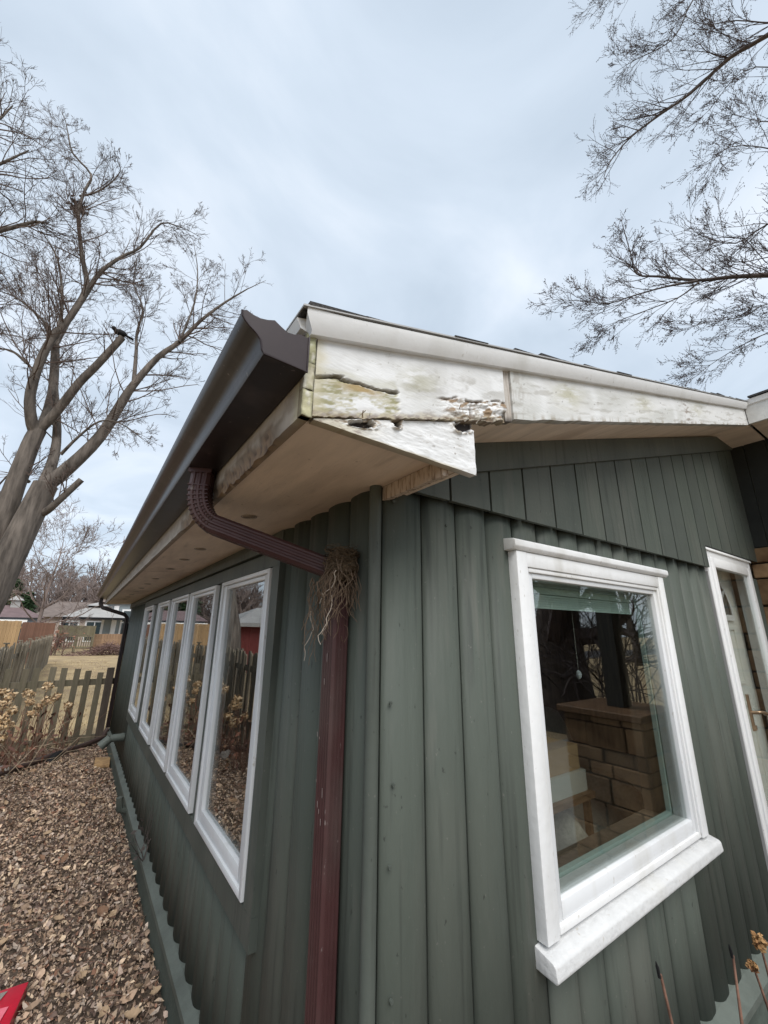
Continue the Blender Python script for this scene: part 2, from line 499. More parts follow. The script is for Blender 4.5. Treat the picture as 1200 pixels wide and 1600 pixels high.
def board_mesh(w, h, mat_, depth=0.024, axis='x', n=12, part=1.0, lean=0.0):
    """convex log-siding board, base at origin, running up z; axis x: faces -y; axis y: faces -x"""
    b = MB()
    prof = []
    for i in range(n+1):
        u = i/n
        if u > part+1e-6:
            break
        k = abs(2*u-1)
        prof.append((u*w, (1-k**2.6)*depth*(1.0 if u < .5 else 0.93) + 0.0015))
    ue = prof[-1][0]
    prof = [(0.0018, -0.0025)] + [(min(max(a, 0.0018), ue-0.0018), d) for a, d in prof] + [(ue-0.0018, -0.0025)]
    vs = []
    for z in (0, h*0.5, h):
        for a, d in prof:
            vs.append((a, -d, z) if axis == 'x' else (-d, a, z))
    k = len(prof)
    fs = []
    for lv in range(2):
        for i in range(k-1):
            fs.append((lv*k+i, lv*k+i+1, (lv+1)*k+i+1, (lv+1)*k+i) if axis == 'x' else (lv*k+i+1, lv*k+i, (lv+1)*k+i, (lv+1)*k+i+1))
    fs.append(tuple(range(k)) if axis == 'y' else tuple(range(k))[::-1])
    fs.append(tuple(range(2*k, 3*k)) if axis == 'x' else tuple(range(2*k, 3*k))[::-1])
    b.add(vs, fs)
    me = b.mesh('siding_board', mat_)
    nfl = len(fs)-2
    for i, p in enumerate(me.polygons):
        p.use_smooth = i < nfl and 0 < (i % (k-1)) < k-2
    return me


_bm = {}


def siding(parent, axis, pos, z0, z1, frac=1.0):
    key = (axis, round(z1-z0, 3), round(frac, 3))
    if key not in _bm:
        _bm[key] = board_mesh(BW, z1-z0, GREEN, axis=axis, part=frac)
    loc = (pos, 0, z0) if axis == 'x' else (0, pos, z0)
    o = link('siding_board', _bm[key], parent, loc)
    sh = rnd.uniform(-.0022, .0014)
    if axis == 'x':
        o.location.y += sh; o.rotation_euler = (0, rnd.uniform(-.0006, .0006), rnd.uniform(-.012, .012))
    else:
        o.location.x += sh; o.rotation_euler = (rnd.uniform(-.0006, .0006), 0, rnd.uniform(-.012, .012))
    return o


# --- front wall core (with openings) and boards
fw = MB()
T0, T1 = 0.003, 0.14
for (xa, xb, za, zb) in ((0.003, 0.62, 0, 2.6), (1.69, 2.56, 0, 2.6), (0.62, 1.69, 0, 0.92), (0.62, 1.69, 1.99, 2.6), (2.56, 3.42, 2.24, 2.6), (2.56, 3.42, 0, 0.28), (3.42, XW, 0, 2.6)):
    fw.box((xa, T0, za), (xb, T1, zb))
front = fw.build('front_wall', mat('dark_wall_core', (0.02, 0.022, 0.02), 0.9, 0.1), house)
gab = MB()
gab.prism([(0.003, T0+.001, 2.6), (XW, T0+.001, 2.6), (XW, T0+.001, 2.17+SL*(XW+.378)-.05), (1.06, T0+.001, 2.605)], (0, .13, 0))
gab.build('gable_core', GREEN_T, front)
ZB = 0.305
for k in range(24):
    x = k*BW
    if x > XW-0.02:
        break
    if 4 <= k <= 10:
        siding(front, 'x', x, ZB, 0.94); siding(front, 'x', x, 1.96, 2.17)
    elif k == 16:
        siding(front, 'x', x, ZB, 2.17, 0.5833)
    elif k in (17, 18, 19, 20, 21):
        continue
    elif k == 22:
        continue
    else:
        siding(front, 'x', x, ZB, 2.17)
# gable boards (flat, grooved) over a shadow gap
GZ = 2.158
edges_ = [-0.005, 0.04]
while edges_[-1] < XW-0.02:
    edges_.append(min(edges_[-1]+0.2, XW))
edges_ = sorted(set([round(v, 4) for v in edges_]+[2.522]))
for k, (e0, e1) in enumerate(zip(edges_[:-1], edges_[1:])):
    xa, xb = e0+0.0055, e1-(0.0 if e1 == 2.522 else 0.0055)
    if e0 == 2.522:
        xa = 2.5225
    zlow = GZ if e1 <= 2.53 else 2.304
    za_, zb_ = 2.19+SL*(xa+.378)-.04, 2.19+SL*(xb+.378)-.04
    b = MB()
    b.prism([(xa, -0.052, zlow), (xb, -0.052, zlow), (xb, -0.052, zb_), (xa, -0.052, za_)], (0, 0.018, 0))
    o = b.build('gable_board', GREEN_T if k % 3 else GREEN, front, loc=(xa, -0.052, zlow))
gb = MB()
gb.prism([(0.0, -0.0335, GZ+0.030), (2.52, -0.0335, GZ+0.030), (2.52, -0.0335, 2.31), (XW, -0.0335, 2.31), (XW, -0.0335, 2.14+SL*(XW+.378)), (0, -0.0335, 2.14+SL*.378)], (0, 0.007, 0))
gb.build('gable_backing', BLACK, front)
# sloped frieze board under the rake soffit
fz = MB()
za = lambda x: 2.393+SL*(x-0.393)
fz.prism([(0.02, -0.069, za(0.02)-0.098), (XW-.002, -0.069, za(XW)-0.105), (XW-.002, -0.069, za(XW)+.02), (0.02, -0.069, za(0.02)+0.02)], (0, 0.016, 0))
fz.build('frieze_board', GREEN_T, front)

# --- left wall
lw = MB()
# casement run opening y .70..5.2, z .80...2.02
YE = 7.5
for (ya, yb, z_a, z_b) in ((0.145, 0.74, 0, 2.5), (5.16, YE, 0, 2.5), (0.74, 5.16, 0, 0.80), (0.74, 5.16, 2.01, 2.5), (1.535, 1.645, 0.8, 2.01), (2.39, 2.44, .8, 2.01), (3.165, 3.275, .8, 2.01), (3.98, 4.325, .8, 2.01)):
    lw.box((T0, ya, z_a), (T1, yb, z_b))
left = lw.build('left_wall', MATS['dark_wall_core'], house)
ZL = 0.225
for k in range(49):
    y = 0.03+k*BW
    if 5 <= k <= 33:
        siding(left, 'y', y, ZL, 0.765)
    else:
        siding(left, 'y', y, ZL, 2.17)
# frieze board over the casements
b = MB(); b.box((-0.032, 0.70, 2.075), (-0.0265, YE, 2.165)); b.box((-0.058, 0.70, 2.085), (-0.031, YE-.3, 2.12))
b.build('frieze_board', GREEN_T, left)
# corner bead
b = MB(); b.tube([(-0.020, 0.006, z) for z in np.linspace(0.2, 2.2, 9)], 0.0185, 14)
autosmooth(b.build('corner_bead', GREEN_T, house))
# end wall and back, closing the volume
b = MB()
b.box((0.16, YE-.14, 0), (8.0, YE, 2.5)); b.box((0.003, YE+.001, 0), (0.15, YE+.02, 2.4))
b.build('rear_wall', GREEN_T, house)
b = MB(); b.box((7.86, 0.16, 0), (8.0, YE-.15, 2.5)); b.build('side_wall', GREEN_T, house)
# foundation and sloped ledge
b = MB()
b.box((-0.048, -0.040, -0.2), (0.0, YE, 0.175))
b.box((0.001, -0.040, -0.2), (XW, 0.0, 0.245))
b.build('foundation', ROOMDARK, house)
b = MB()
b.prism([(-0.060, -0.052, 0.172), (0.0, -0.052, 0.172), (0.0, -0.052, 0.232), (-0.022, -0.052, 0.226), (-0.060, -0.052, 0.200)], (0, YE+.052, 0))
b.build('ledge', GREEN_L, left)
b = MB()
b.prism([(0.003, -0.075, 0.246), (0.003, 0.0, 0.246), (0.003, 0.0, 0.312), (0.003, -0.02, 0.306), (0.003, -0.075, 0.272)], (2.52, 0, 0))
b.build('ledge', GREEN_L, front)

# --- interior room
b = MB(); b.box((0.15, 0.15, 0.2), (7.8, YE-.15, 0.30)); b.build('floor', CARPET, house)
b = MB(); b.box((0.15, 0.15, 2.42), (7.8, YE-.15, 2.5)); b.build('ceiling', WALLS, house)
b = MB(); b.box((5.2, 0.16, 0.31), (5.3, YE-.16, 2.41)); b.build('partition_wall', WALLIN, house)

# --- front window (white casing, sash, glass, blind)
win = MB()
cx0, cx1, cz0, cz1 = 0.552, 1.765, 0.885, 2.03
b = MB()
b.box((cx0, -0.060, cz0), (cx0+0.062, 0.0, cz1)); b.box((cx1-0.062, -0.060, cz0), (cx1, 0.0, cz1))
b.box((cx0+0.063, -0.058, cz1-.055), (cx1-0.063, 0.0, cz1))
window = b.build('front_window', WHITE_OLD, house)
bevel(window, 0.004, 2)
b = MB()
b.prism([(0.530, -0.003, 2.031), (0.530, -0.064, 2.031), (0.530, -0.075, 2.044), (0.530, -0.075, 2.064), (0.530, -0.066, 2.071), (0.530, -0.003, 2.078)], (1.272, 0, 0))
bevel(b.build('head_moulding', WHITE_OLD, window), 0.003, 2)
b = MB()
b.prism([(0.538, -0.003, 0.826), (0.538, -0.088, 0.820), (0.538, -0.092, 0.828), (0.538, -0.088, 0.858), (0.538, -0.080, 0.865), (0.538, -0.003, 0.884)], (1.268, 0, 0))
sill = b.build('sill', SILLP, window)
bevel(sill, 0.004, 2)
# stepped inner stops
def frame_ring(mb, x0, x1, z0, z1, wx, wzb, wzt, ya, yb):
    mb.box((x0, ya, z0), (x0+wx, yb, z1)); mb.box((x1-wx, ya, z0), (x1, yb, z1))
    mb.box((x0+wx+.0005, ya, z0), (x1-wx-.0005, yb, z0+wzb)); mb.box((x0+wx+.0005, ya, z1-wzt), (x1-wx-.0005, yb, z1))
b = MB(); frame_ring(b, 0.6145, 1.7025, 0.886, 1.974, 0.012, 0.022, 0.016, -0.052, 0.02)
bevel(b.build('stop_moulding', WHITE, window), 0.003, 2)
b = MB(); frame_ring(b, 0.627, 1.690, 0.909, 1.9575, 0.030, 0.050, 0.020, -0.043, 0.03)
bevel(b.build('sash', VINYL, window), 0.003, 2)
b = MB(); b.box((0.655, -0.026, 0.957), (1.662, -0.022, 1.940)); b.build('pane', GLASS, window)
b = MB(); frame_ring(b, 0.64, 1.68, 0.925, 1.955, 0.028, 0.042, 0.030, 0.035, 0.055)
b.build('inner_sash', mat('mint_grey_vinyl', (0.40, 0.50, 0.47), 0.5, 0.4), window)
b = MB(); frame_ring(b, 0.62, 1.70, 0.91, 1.99, 0.03, 0.03, 0.03, 0.06, 0.16)
b.build('jamb_liner', WALLIN, window)
blind = MB(); blind.box((0.68, 0.065, 1.90), (1.65, 0.10, 1.945))
bl = blind.build('blind', BLIND, window)
for i in range(6):
    s_ = MB(); z = 1.897-i*0.0095
    s_.prism([(0.685, 0.068, z), (0.685, 0.068, z-.0088), (0.685, 0.074, z-.0088), (0.685, 0.074, z-.0005)], (0.955, 0, 0))
    s_.build('slat', BLIND, bl)
# --- casements
ch = MB()
ch.box((-0.048, 0.672, 0.712), (-0.0255, 5.19, 0.808)); ch.box((-0.048, 0.672, 2.008), (-0.0255, 5.19, 2.072))
ch.box((-0.048, 0.672, 0.809), (-0.0255, 0.752, 2.007)); ch.box((-0.048, 5.10, 0.809), (-0.0255, 5.19, 2.007))
for ya, yb in ((1.529, 1.648), (2.388, 2.444), (3.161, 3.279), (3.974, 4.329)):
    ch.box((-0.034, ya, 0.809), (-0.0255, yb, 2.007))
cf = ch.build('casement_surround', GREEN_T, left)
b = MB(); b.box((-0.0252, 0.672, 0.712), (0.002, 0.70, 2.072)); b.box((-0.0252, 0.7005, 0.712), (0.002, 5.19, 0.735)); b.build('surround_side', GREEN_T, cf)
for i, (ya, yb) in enumerate(((0.763, 1.522), (1.654, 2.383), (2.449, 3.156), (3.284, 3.969), (4.334, 5.086))):
    z0, z1 = 0.815, 2.003
    b = MB()
    def ring(mb, y0, y1, za_, zb_, w, xa, xb):
        mb.box((xa, y0, za_), (xb, y0+w, zb_)); mb.box((xa, y1-w, za_), (xb, y1, zb_))
        mb.box((xa, y0+w+.0005, za_), (xb, y1-w-.0005, za_+w)); mb.box((xa, y0+w+.0005, zb_-w), (xb, y1-w-.0005, zb_))
    b.box((-.056, ya, z0), (.01, ya+.026, z1)); b.box((-.056, yb-.026, z0), (.01, yb, z1))
    b.box((-.056, ya+.0265, z0), (.01, yb-.0265, z0+.026)); b.box((-.056, ya+.0265, z1-.020), (.01, yb-.0265, z1))
    cw = bevel(b.build('casement_window', VINYL, left), 0.003, 2)
    b = MB()
    b.box((-.047, ya+.0275, z0+.0275), (.012, ya+.0795, z1-.021)); b.box((-.047, yb-.0795, z0+.0275), (.012, yb-.0275, z1-.021))
    b.box((-.047, ya+.080, z0+.0275), (.012, yb-.080, z0+.0795)); b.box((-.043, ya+.080, z1-.042), (.012, yb-.080, z1-.021))
    bevel(b.build('sash', VINYL, cw), 0.004, 2)
    b = MB(); b.box((-0.030, ya+.075, z0+.075), (-0.026, yb-.075, z1-.038)); b.build('pane', GLASS_C, cw)
    b = MB(); ring(b, ya+.078, yb-.078, z0+.078, z1-.041, 0.006, -0.0255, -0.018)
    b.build('spacer', GREYJAMB, cw)

# --- storm door and inner door
DX0, DX1, DZ0, DZ1 = 2.532, 3.432, 0.30, 2.276
b = MB()
b.box((DX0, -0.042, DZ0), (DX0+.045, 0.05, DZ1)); b.box((DX1-.045, -0.042, DZ0), (DX1, 0.05, DZ1)); b.box((DX0+.0455, -0.042, DZ1-.04), (DX1-.0455, 0.05, DZ1))
b.prism([(DX0-.006, -0.003, DZ1+.0005), (DX0-.006, -0.055, DZ1+.0005), (DX0-.006, -0.050, DZ1+.018), (DX0-.006, -0.003, DZ1+.024)], (DX1-DX0+.012, 0, 0))
door = bevel(b.build('entry_door', WHITE, house), 0.003, 2)
b = MB(); b.box((DX0-.007, -0.036, DZ0), (DX0-.0005, 0.0, DZ1-.14)); b.build('jamb_strip', GREYJAMB, door)
b = MB()
def fr2(mb, x0, x1, z0, z1, w, wb, ya, yb):
    mb.box((x0, ya, z0), (x0+w, yb, z1)); mb.box((x1-w, ya, z0), (x1, yb, z1)); mb.box((x0+w+.0005, ya, z0), (x1-w-.0005, yb, z0+wb)); mb.box((x0+w+.0005, ya, z1-w), (x1-w-.0005, yb, z1))
fr2(b, DX0+.047, DX1-.047, DZ0+.01, DZ1-.042, 0.062, 0.2, -0.050, -0.015)
storm = bevel(b.build('storm_door', WHITE, door), 0.004, 2)
b = MB(); b.box((DX0+.108, -0.033, DZ0+.205), (DX1-.108, -0.029, DZ1-.103)); b.build('pane', GLASS_S, door)
b = MB(); b.box((2.667, -0.062, 1.20), (2.686, -0.0505, 1.40)); hp = b.build('handle', BRASS, door)
autosmooth(hp)
b = MB(); b.tube([(2.676, -0.06, 1.30), (2.676, -0.095, 1.305), (2.70, -0.105, 1.307), (2.735, -0.104, 1.300), (2.765, -0.103, 1.292)], [.010, .010, .009, .010, .012], 8)
b.box((2.668, -0.070, 1.205), (2.684, -0.0625, 1.232))
autosmooth(b.build('handle', BRASS, door), 50)
b = MB(); b.box((DX0+.05, 0.085, DZ0), (DX1-.02, 0.125, DZ1-.02)); idoor = b.build('inner_door', DOORP, door)
b = MB()
for (xa, xb, za_, zb_) in ((2.70, 2.92, 1.42, 1.80), (3.0, 3.22, 1.42, 1.80), (2.70, 2.92, .5, 1.30), (3.0, 3.22, .5, 1.30)):
    fr2(b, xa, xb, za_, zb_, 0.018, 0.018, 0.076, 0.0845)
autosmooth(b.build('door_panel', DOORP, door))
# fan light: quarter-round lites with white rim
b = MB()
cxf, czf, rf = 2.965, 1.885, 0.245
arc = [(cxf+rf*math.cos(a), 0.072, czf+rf*math.sin(a)) for a in np.linspace(0, math.pi, 25)]
arc_o = [(cxf+(rf+.035)*math.cos(a), 0.072, czf+(rf+.035)*math.sin(a)) for a in np.linspace(0, math.pi, 25)]
vs = arc+arc_o; n_ = 25
fr_f = [(i, i+1, n_+i+1, n_+i) for i in range(n_-1)]
b.add(vs, fr_f)
b.add([Vector(p)+Vector((0, .0125, 0)) for p in arc_o] + arc_o, [(i, i+1, n_+i+1, n_+i) for i in range(n_-1)])
b.box((cxf-rf-.035, 0.070, czf-.04), (cxf+rf+.035, 0.084, czf))
b.box((cxf-.008, 0.071, czf+.001), (cxf+.008, 0.084, czf+rf))
for sg in (-1, 1):
    dxx, dzz = sg*rf*.72, rf*.69
    b.tube([(cxf, 0.077, czf+.002), (cxf+dxx, 0.077, czf+dzz)], 0.008, 4)
b.build('fan_light_frame', WHITE, door)
b = MB(); b.add([(cxf, 0.080, czf)]+[(p[0], 0.080, p[2]) for p in arc], [(0, i+1, i+2) for i in range(24)]); b.build('fan_light_pane', DGLASS, door)

# --- roof
def rz(x): return 2.367+0.3008*(x+0.425)
b = MB()
XR = 5.6
b.prism([(-0.426, -0.326, rz(-.426)-.006), (XR, -0.326, rz(XR)-.006), (XR, -0.326, rz(XR)), (-0.426, -0.326, rz(-.426))], (0, 8.05, 0))
b.prism([(XR+.001, -0.322, rz(XR)-.028), (10.5, -0.322, rz(XR)-1.48), (10.5, -0.322, rz(XR)-1.45), (XR+.001, -0.322, rz(XR))], (0, 8.05, 0))
roof = b.build('roof', SHINGLE, house)
# shingle tabs along the rake edge (three courses deep)
for row in range(3):
    x = -0.418 + row*0.02
    kk = 0
    while x < 3.35:
        L_ = 0.137+rnd.uniform(-.012, .012)
        lift = rnd.choice((.003, .004, .009, .0115))
        yo = -0.331+rnd.uniform(-.007, .004)+row*0.30
        b = MB()
        z0 = rz(x)+0.0006; z1 = rz(x+L_)+0.0006
        b.prism([(x, yo, z0), (x+L_*1.02, yo, z1+0.001), (x+L_*1.02, yo, z1+0.0025), (x, yo, z0+lift)], (0, 0.296, 0))
        b.build('shingle', SHINGLE, roof, loc=(x, yo, z0))
        x += L_; kk += 1

# --- vertex-painted weathered boards
def fbm(x, y, z=0.0, o=4):
    return noise.fractal(Vector((x, y, z)), 0.9, 2.0, o)


def sstep(a, b_, x):
    t = min(1, max(0, (x-a)/(b_-a)))
    return t*t*(3-2*t)


def mixc(a, b_, t):
    return tuple(a[i]*(1-t)+b_[i]*t for i in range(3))


PAINT = (0.69, 0.70, 0.705); OLDP = (0.60, 0.605, 0.60); PRIMER = (0.47, 0.45, 0.36); MOLD = (0.28, 0.265, 0.15); WOOD = (0.235, 0.165, 0.105)
GREYW = (0.40, 0.37, 0.33); ROT_SHADE = (0.022, 0.015, 0.011); DIRT = (0.24, 0.22, 0.18)  # the near-black is rotten wood with hole shade put into the colour


def weather_grid(name, parent, x0, x1, zlo, zhi, y, func, nu, nv, mat_, thick=0.03):
    """grid in plane y; zlo/zhi functions of x; func(x, t, z) -> (outward relief, colour)"""
    b = MB()
    vs, cs = [], []
    for j in range(nv+1):
        for i in range(nu+1):
            x = x0+(x1-x0)*i/nu
            t = j/nv
            z = zlo(x)*(1-t)+zhi(x)*t
            rel, c, dz = func(x, t, z)
            vs.append((x, y-rel, z+dz)); cs.append(c)
    W_ = nu+1
    fs = [(j*W_+i, j*W_+i+1, (j+1)*W_+i+1, (j+1)*W_+i) for j in range(nv) for i in range(nu)]
    # back rim so the board has thickness
    rim = [i for i in range(W_)] + [(j*W_+nu) for j in range(1, nv+1)] + [nv*W_+i for i in range(nu-1, -1, -1)] + [j*W_ for j in range(nv-1, 0, -1)]
    o_ = len(vs)
    for k_ in rim:
        vs.append((vs[k_][0], y+thick, vs[k_][2])); cs.append(mixc(cs[k_], WOOD, 0.4))
    n_r = len(rim)
    for k_ in range(n_r):
        k2 = (k_+1) % n_r
        fs.append((rim[k_], o_+k_, o_+k2, rim[k2]))
    fs.append(tuple(range(o_, o_+n_r)))
    b.v = vs; b.f = fs; b.c = cs
    ob = b.build(name, mat_, parent)
    return autosmooth(ob, 62)


def board_a(x, t, z):
    z = z-SL*x
    h = 0.19*t
    c = PAINT; rel = 0.0; dz = 0.0
    n0 = fbm(x*18, z*60, 1.2); n1_ = fbm(x*55, z*160, 3.3); n2_ = fbm(x*7, z*9, 5.1)
    # general ageing
    c = mixc(c, OLDP, sstep(0.0, 0.7, 0.35+n2_))
    grey = sstep(.05, .5, fbm(x*12, z*22, 8.0))*sstep(.2, .55, t)*sstep(.95, .6, t)*sstep(-.25, -.1, x)
    c = mixc(c, DIRT, 0.45*grey)
    # vertical dull green bloom in the middle
    bl_ = math.exp(-((x+0.10)/0.06)**2)*math.exp(-((t-.55)/.22)**2)
    c = mixc(c, MOLD, 0.55*bl_*sstep(-.3, .4, n0+0.2))
    # peeled strip to primer, lower left
    top = 0.50+0.05*n0-0.16*sstep(-.34, -.17, x)*0.7
    right = sstep(-.162, -.172, x+0.012*n0)
    A = right*sstep(top+.012, top-.012, t)
    base = mixc(PRIMER, OLDP, sstep(-.1, .4, n1_+.1*math.sin(z*300)))
    base = mixc(base, MOLD, sstep(.05, .5, fbm(x*25, z*90, 7.7)+0.25*sstep(-.25, -.38, x)))
    base = mixc(base, PAINT, sstep(.15, .3, fbm(x*14, z*55, 2.7))*sstep(-.36, -.30, x)*sstep(.4, .2, t))
    c = mixc(c, base, A)
    rel -= 0.0035*A
    # grey halo band above the strip (paint stained)
    halo = right*math.exp(-((t-top-.06)/.05)**2)
    c = mixc(c, (0.44, 0.43, 0.35), 0.6*halo)
    # deep split just under the edge of the strip
    sp = right*math.exp(-((t-top+.012)/.017)**2)*sstep(-.40, -.36, x)
    rel -= 0.008*sp
    c = mixc(c, (0.10, 0.085, 0.05), 0.9*min(1, sp*1.2))
    wn = right*math.exp(-((t-top+.075)/.035)**2)*math.exp(-((x+.27)/.05)**2)
    c = mixc(c, (0.34, 0.25, 0.12), min(1, wn*1.2))
    # left end: raw yellowish
    le = sstep(-.345, -.38, x+.01*n0)
    c = mixc(c, (0.50, 0.46, 0.33), 0.75*le)
    # flaky rot pocket, lower right
    br = sstep(-.05, .02, x+0.02*n0)*sstep(.245, .232, x)
    topB = 0.335+0.05*n0+.03*math.sin(x*40)
    B = br*sstep(topB+.02, topB-.02, t)
    fl = mixc(PAINT, GREYW, sstep(-.05, .3, n1_))
    fl = mixc(fl, (0.24, 0.165, 0.10), sstep(.05, .38, fbm(x*24, z*70, 9.9)))
    c = mixc(c, fl, B)
    rel += B*(0.005*fbm(x*20, z*80, 4.4)+0.001)
    cr = br*math.exp(-((t-topB)/.022)**2)*sstep(-.1, .25, fbm(x*16, 2.0, 0)+.15)
    rel -= 0.010*cr
    c = mixc(c, (0.15, 0.105, 0.07), min(1, 1.2*cr))
    dk = math.exp(-((x-.228)/.012)**2)*sstep(.22, .05, t)
    rel -= .012*dk; c = mixc(c, ROT_SHADE, min(1, dk*1.2))
    c_v = br*math.exp(-((x-.075-.02*t)/.004)**2)*sstep(.34, .1, t)
    rel -= .008*c_v; c = mixc(c, (0.12, .08, .05), min(1, c_v))
    # thin brown paint cracks and specks
    ck = sstep(.03, .0, abs(fbm(x*6, z*70, 6.1)))*sstep(.2, .5, fbm(x*9, z*9, 3.0)+.15)
    c = mixc(c, (0.33, .30, .24), 0.45*ck)
    spk = sstep(.62, .75, noise.noise(Vector((x*130, z*130, 3)))) * sstep(-.1, .35, n2_)
    c = mixc(c, (0.13, 0.11, .08), 0.7*spk)
    lo_ = sstep(.13+.10*n0, .0, t)
    c = mixc(c, mixc((0.40, 0.35, 0.25), (0.17, 0.115, 0.07), sstep(-.25, .3, n1_)), 0.8*lo_)
    dz = (0.005*fbm(x*22, 1.0, 2.0)+.003*fbm(x*70, 2.0, 2.0))*(1 if t < .02 else 0)
    rel += 0.0015*fbm(x*4, z*6, 1.0)
    return rel, c, dz


eave = MB()
zloA = lambda x: 2.150+SL*(x+.378)
zhiA = lambda x: 2.331+0.3008*(x+.380)
rk = weather_grid('rake_board', house, -0.380, 0.232, zloA, zhiA, -0.300, board_a, 230, 84, WEATHER)
tag(rk, 'rotting end of the rake board with split peeling paint')


def board_b(x, t, z):
    z = z-SL*x
    n0 = fbm(x*2.2, z*12, 1.2); n1_ = fbm(x*14, z*90, 3.3)
    c = mixc((0.63, 0.635, 0.63), (0.52, 0.525, 0.505), sstep(-.2, .6, n0))
    gr = max(math.exp(-((x-.60)/.09)**2), .8*math.exp(-((x-1.25)/.10)**2), .6*math.exp(-((x-2.0)/.12)**2))*math.exp(-((t-.6)/.3)**2)
    c = mixc(c, (0.33, 0.31, 0.17), 0.65*gr*sstep(-.4, .4, n1_+.2))
    for cx_ in (0.42, 0.78, 1.62):
        d_ = math.exp(-((x-cx_-.02*math.sin(t*4))/.03)**2)
        c = mixc(c, PAINT, 0.6*d_)
    c = mixc(c, (0.30, 0.28, 0.24), 0.45*sstep(.25, .5, fbm(x*7, z*60, 8.8)))
    fk = sstep(.18, .0, t)*sstep(.0, .3, fbm(x*22, 1, 4))
    c = mixc(c, (0.27, 0.22, 0.15), 0.6*fk)
    spk = sstep(.6, .72, noise.noise(Vector((x*70, z*90, 3))))
    c = mixc(c, (0.10, 0.085, .065), 0.7*spk)
    wd = math.exp(-((x-1.83)/.05)**2)*sstep(.0, .35, fbm(x*14, z*60, 2))
    c = mixc(c, (0.17, .12, .08), 0.8*wd)
    vr = sstep(.40, .27, x)*sstep(.1, .4, fbm(x*60, z*20, 2)+.1)
    c = mixc(c, (.30, .27, .23), .5*vr)
    return 0.0006*n0 + .0004*n1_, c, 0.003*fbm(x*10, 1, 2)*(1 if t < .02 else 0)


zloB = lambda x: 2.355+0.3142*(x-.268)
zhiB = lambda x: 2.331+0.3008*(x+.380)
weather_grid('rake_board', house, 0.268, 3.118, zloB, zhiB, -0.300, board_b, 420, 34, WEATHER)


def board_j(x, t, z):
    n_ = fbm(x*120, z*8, 1.0)
    c = mixc((0.33, 0.29, 0.25), (0.47, 0.44, 0.40), sstep(-.3, .4, n_))
    c = mixc(c, ROT_SHADE, .8*sstep(.12, .0, t))
    return -0.006+.001*n_, c, 0


weather_grid('rake_joint', house, 0.234, 0.2665, lambda x: 2.345+SL*(x-.25), zhiA, -0.300, board_j, 10, 40, WEATHER)


def board_t(x, t, z):
    # return triangle under the rake board; t from bottom edge to crack line
    n0 = fbm(x*16, z*40, 2.2); n1_ = fbm(x*60, z*120, 3.3)
    c = mixc(PAINT, OLDP, sstep(.1, .6, n0))
    rel = 0.002*n0
    lf = sstep(-.17, -.30, x+.03*n0)
    c = mixc(c, mixc((0.52, 0.48, 0.38), WOOD, sstep(.1, .5, n1_)), .8*lf)
    # rot holes under the crack, shade of the shallow recess painted in
    h1 = math.exp(-((x+.255+.25*(1-t)*.1)/.032)**2)*sstep(.35, .62, t)*sstep(1.1, .8, t+.1*n0)
    h2 = math.exp(-((x-.062)/.038)**2)*sstep(.70, .92, t+.05*n0)
    h3 = math.exp(-((x+.165)/.012)**2)*sstep(.6, .8, t)
    hh = max(h1, h2, .7*h3)
    hh = sstep(.30, .55, hh+.5*n1_*hh)
    rel -= .014*hh
    c = mixc(c, ROT_SHADE, hh)
    rim = sstep(.04, .25, max(h1, h2, h3))*(1-hh)
    rel += rim*(.008*fbm(x*45, z*60, 1.0)+.003)
    c = mixc(c, mixc(PAINT, (0.36, .28, .19), sstep(-.1, .3, n1_)), .8*rim)
    # brown hairline cracks
    ck = sstep(.028, .0, abs(fbm(x*7+z*22, z*40-x*9, 6.1)))*sstep(-.1, .3, fbm(x*9, z*9, 3.0)+.1)
    c = mixc(c, (0.33, .27, .20), 0.6*ck)
    spk = sstep(.52, .62, noise.noise(Vector((x*75, z*75, 9))))*sstep(-.1, .0, x)
    c = mixc(c, (0.16, 0.13, .10), 0.8*spk)
    c = mixc(c, (0.40, 0.35, .24), .7*sstep(.06, .0, t)*sstep(.08, .0, x))
    rel += 0.002*sstep(.0, .09, x)*sstep(.3, 0, t)
    return rel, c, 0.0


weather_grid('eave_return_board', house, -0.374, 0.096, lambda x: 2.146-0.018*(x+.378), lambda x: zloA(x)-.0025, -0.292, board_t, 190, 70, WEATHER, thick=0.022)
# loose paint flakes curling off the crack line
for i in range(10):
    if i < 5: x = rnd.uniform(-.29, -.16)
    elif i < 8: x = rnd.uniform(.02, .10)
    else: x = rnd.uniform(-.03, .22)
    z = zloA(x)+rnd.uniform(-.016, .006) if i < 8 else zloA(x)+rnd.uniform(.02, .055)
    a = rnd.uniform(0, 6.28); L_ = rnd.uniform(.005, .014); w_ = rnd.uniform(.0015, .004)
    ax = Vector((math.cos(a), -0.45, math.sin(a)*.6)).normalized(); bx_ = ax.cross(Vector((0, 1, .3))).normalized()
    p0 = Vector((x, -0.3015, z))
    b = MB()
    vs = []
    for k_ in range(4):
        u = k_/3
        cpt = p0+ax*L_*u+Vector((0, -0.007*u*u, 0.003*u))
        vs += [cpt-bx_*w_*(1-.4*u), cpt+bx_*w_*(1-.3*u)]
    b.add(vs, [(0, 1, 3, 2), (2, 3, 5, 4), (4, 5, 7, 6)], (0.62, 0.60, .54) if i % 3 else (0.30, .22, .14))
    b.build('paint_flake', WEATHER, house)

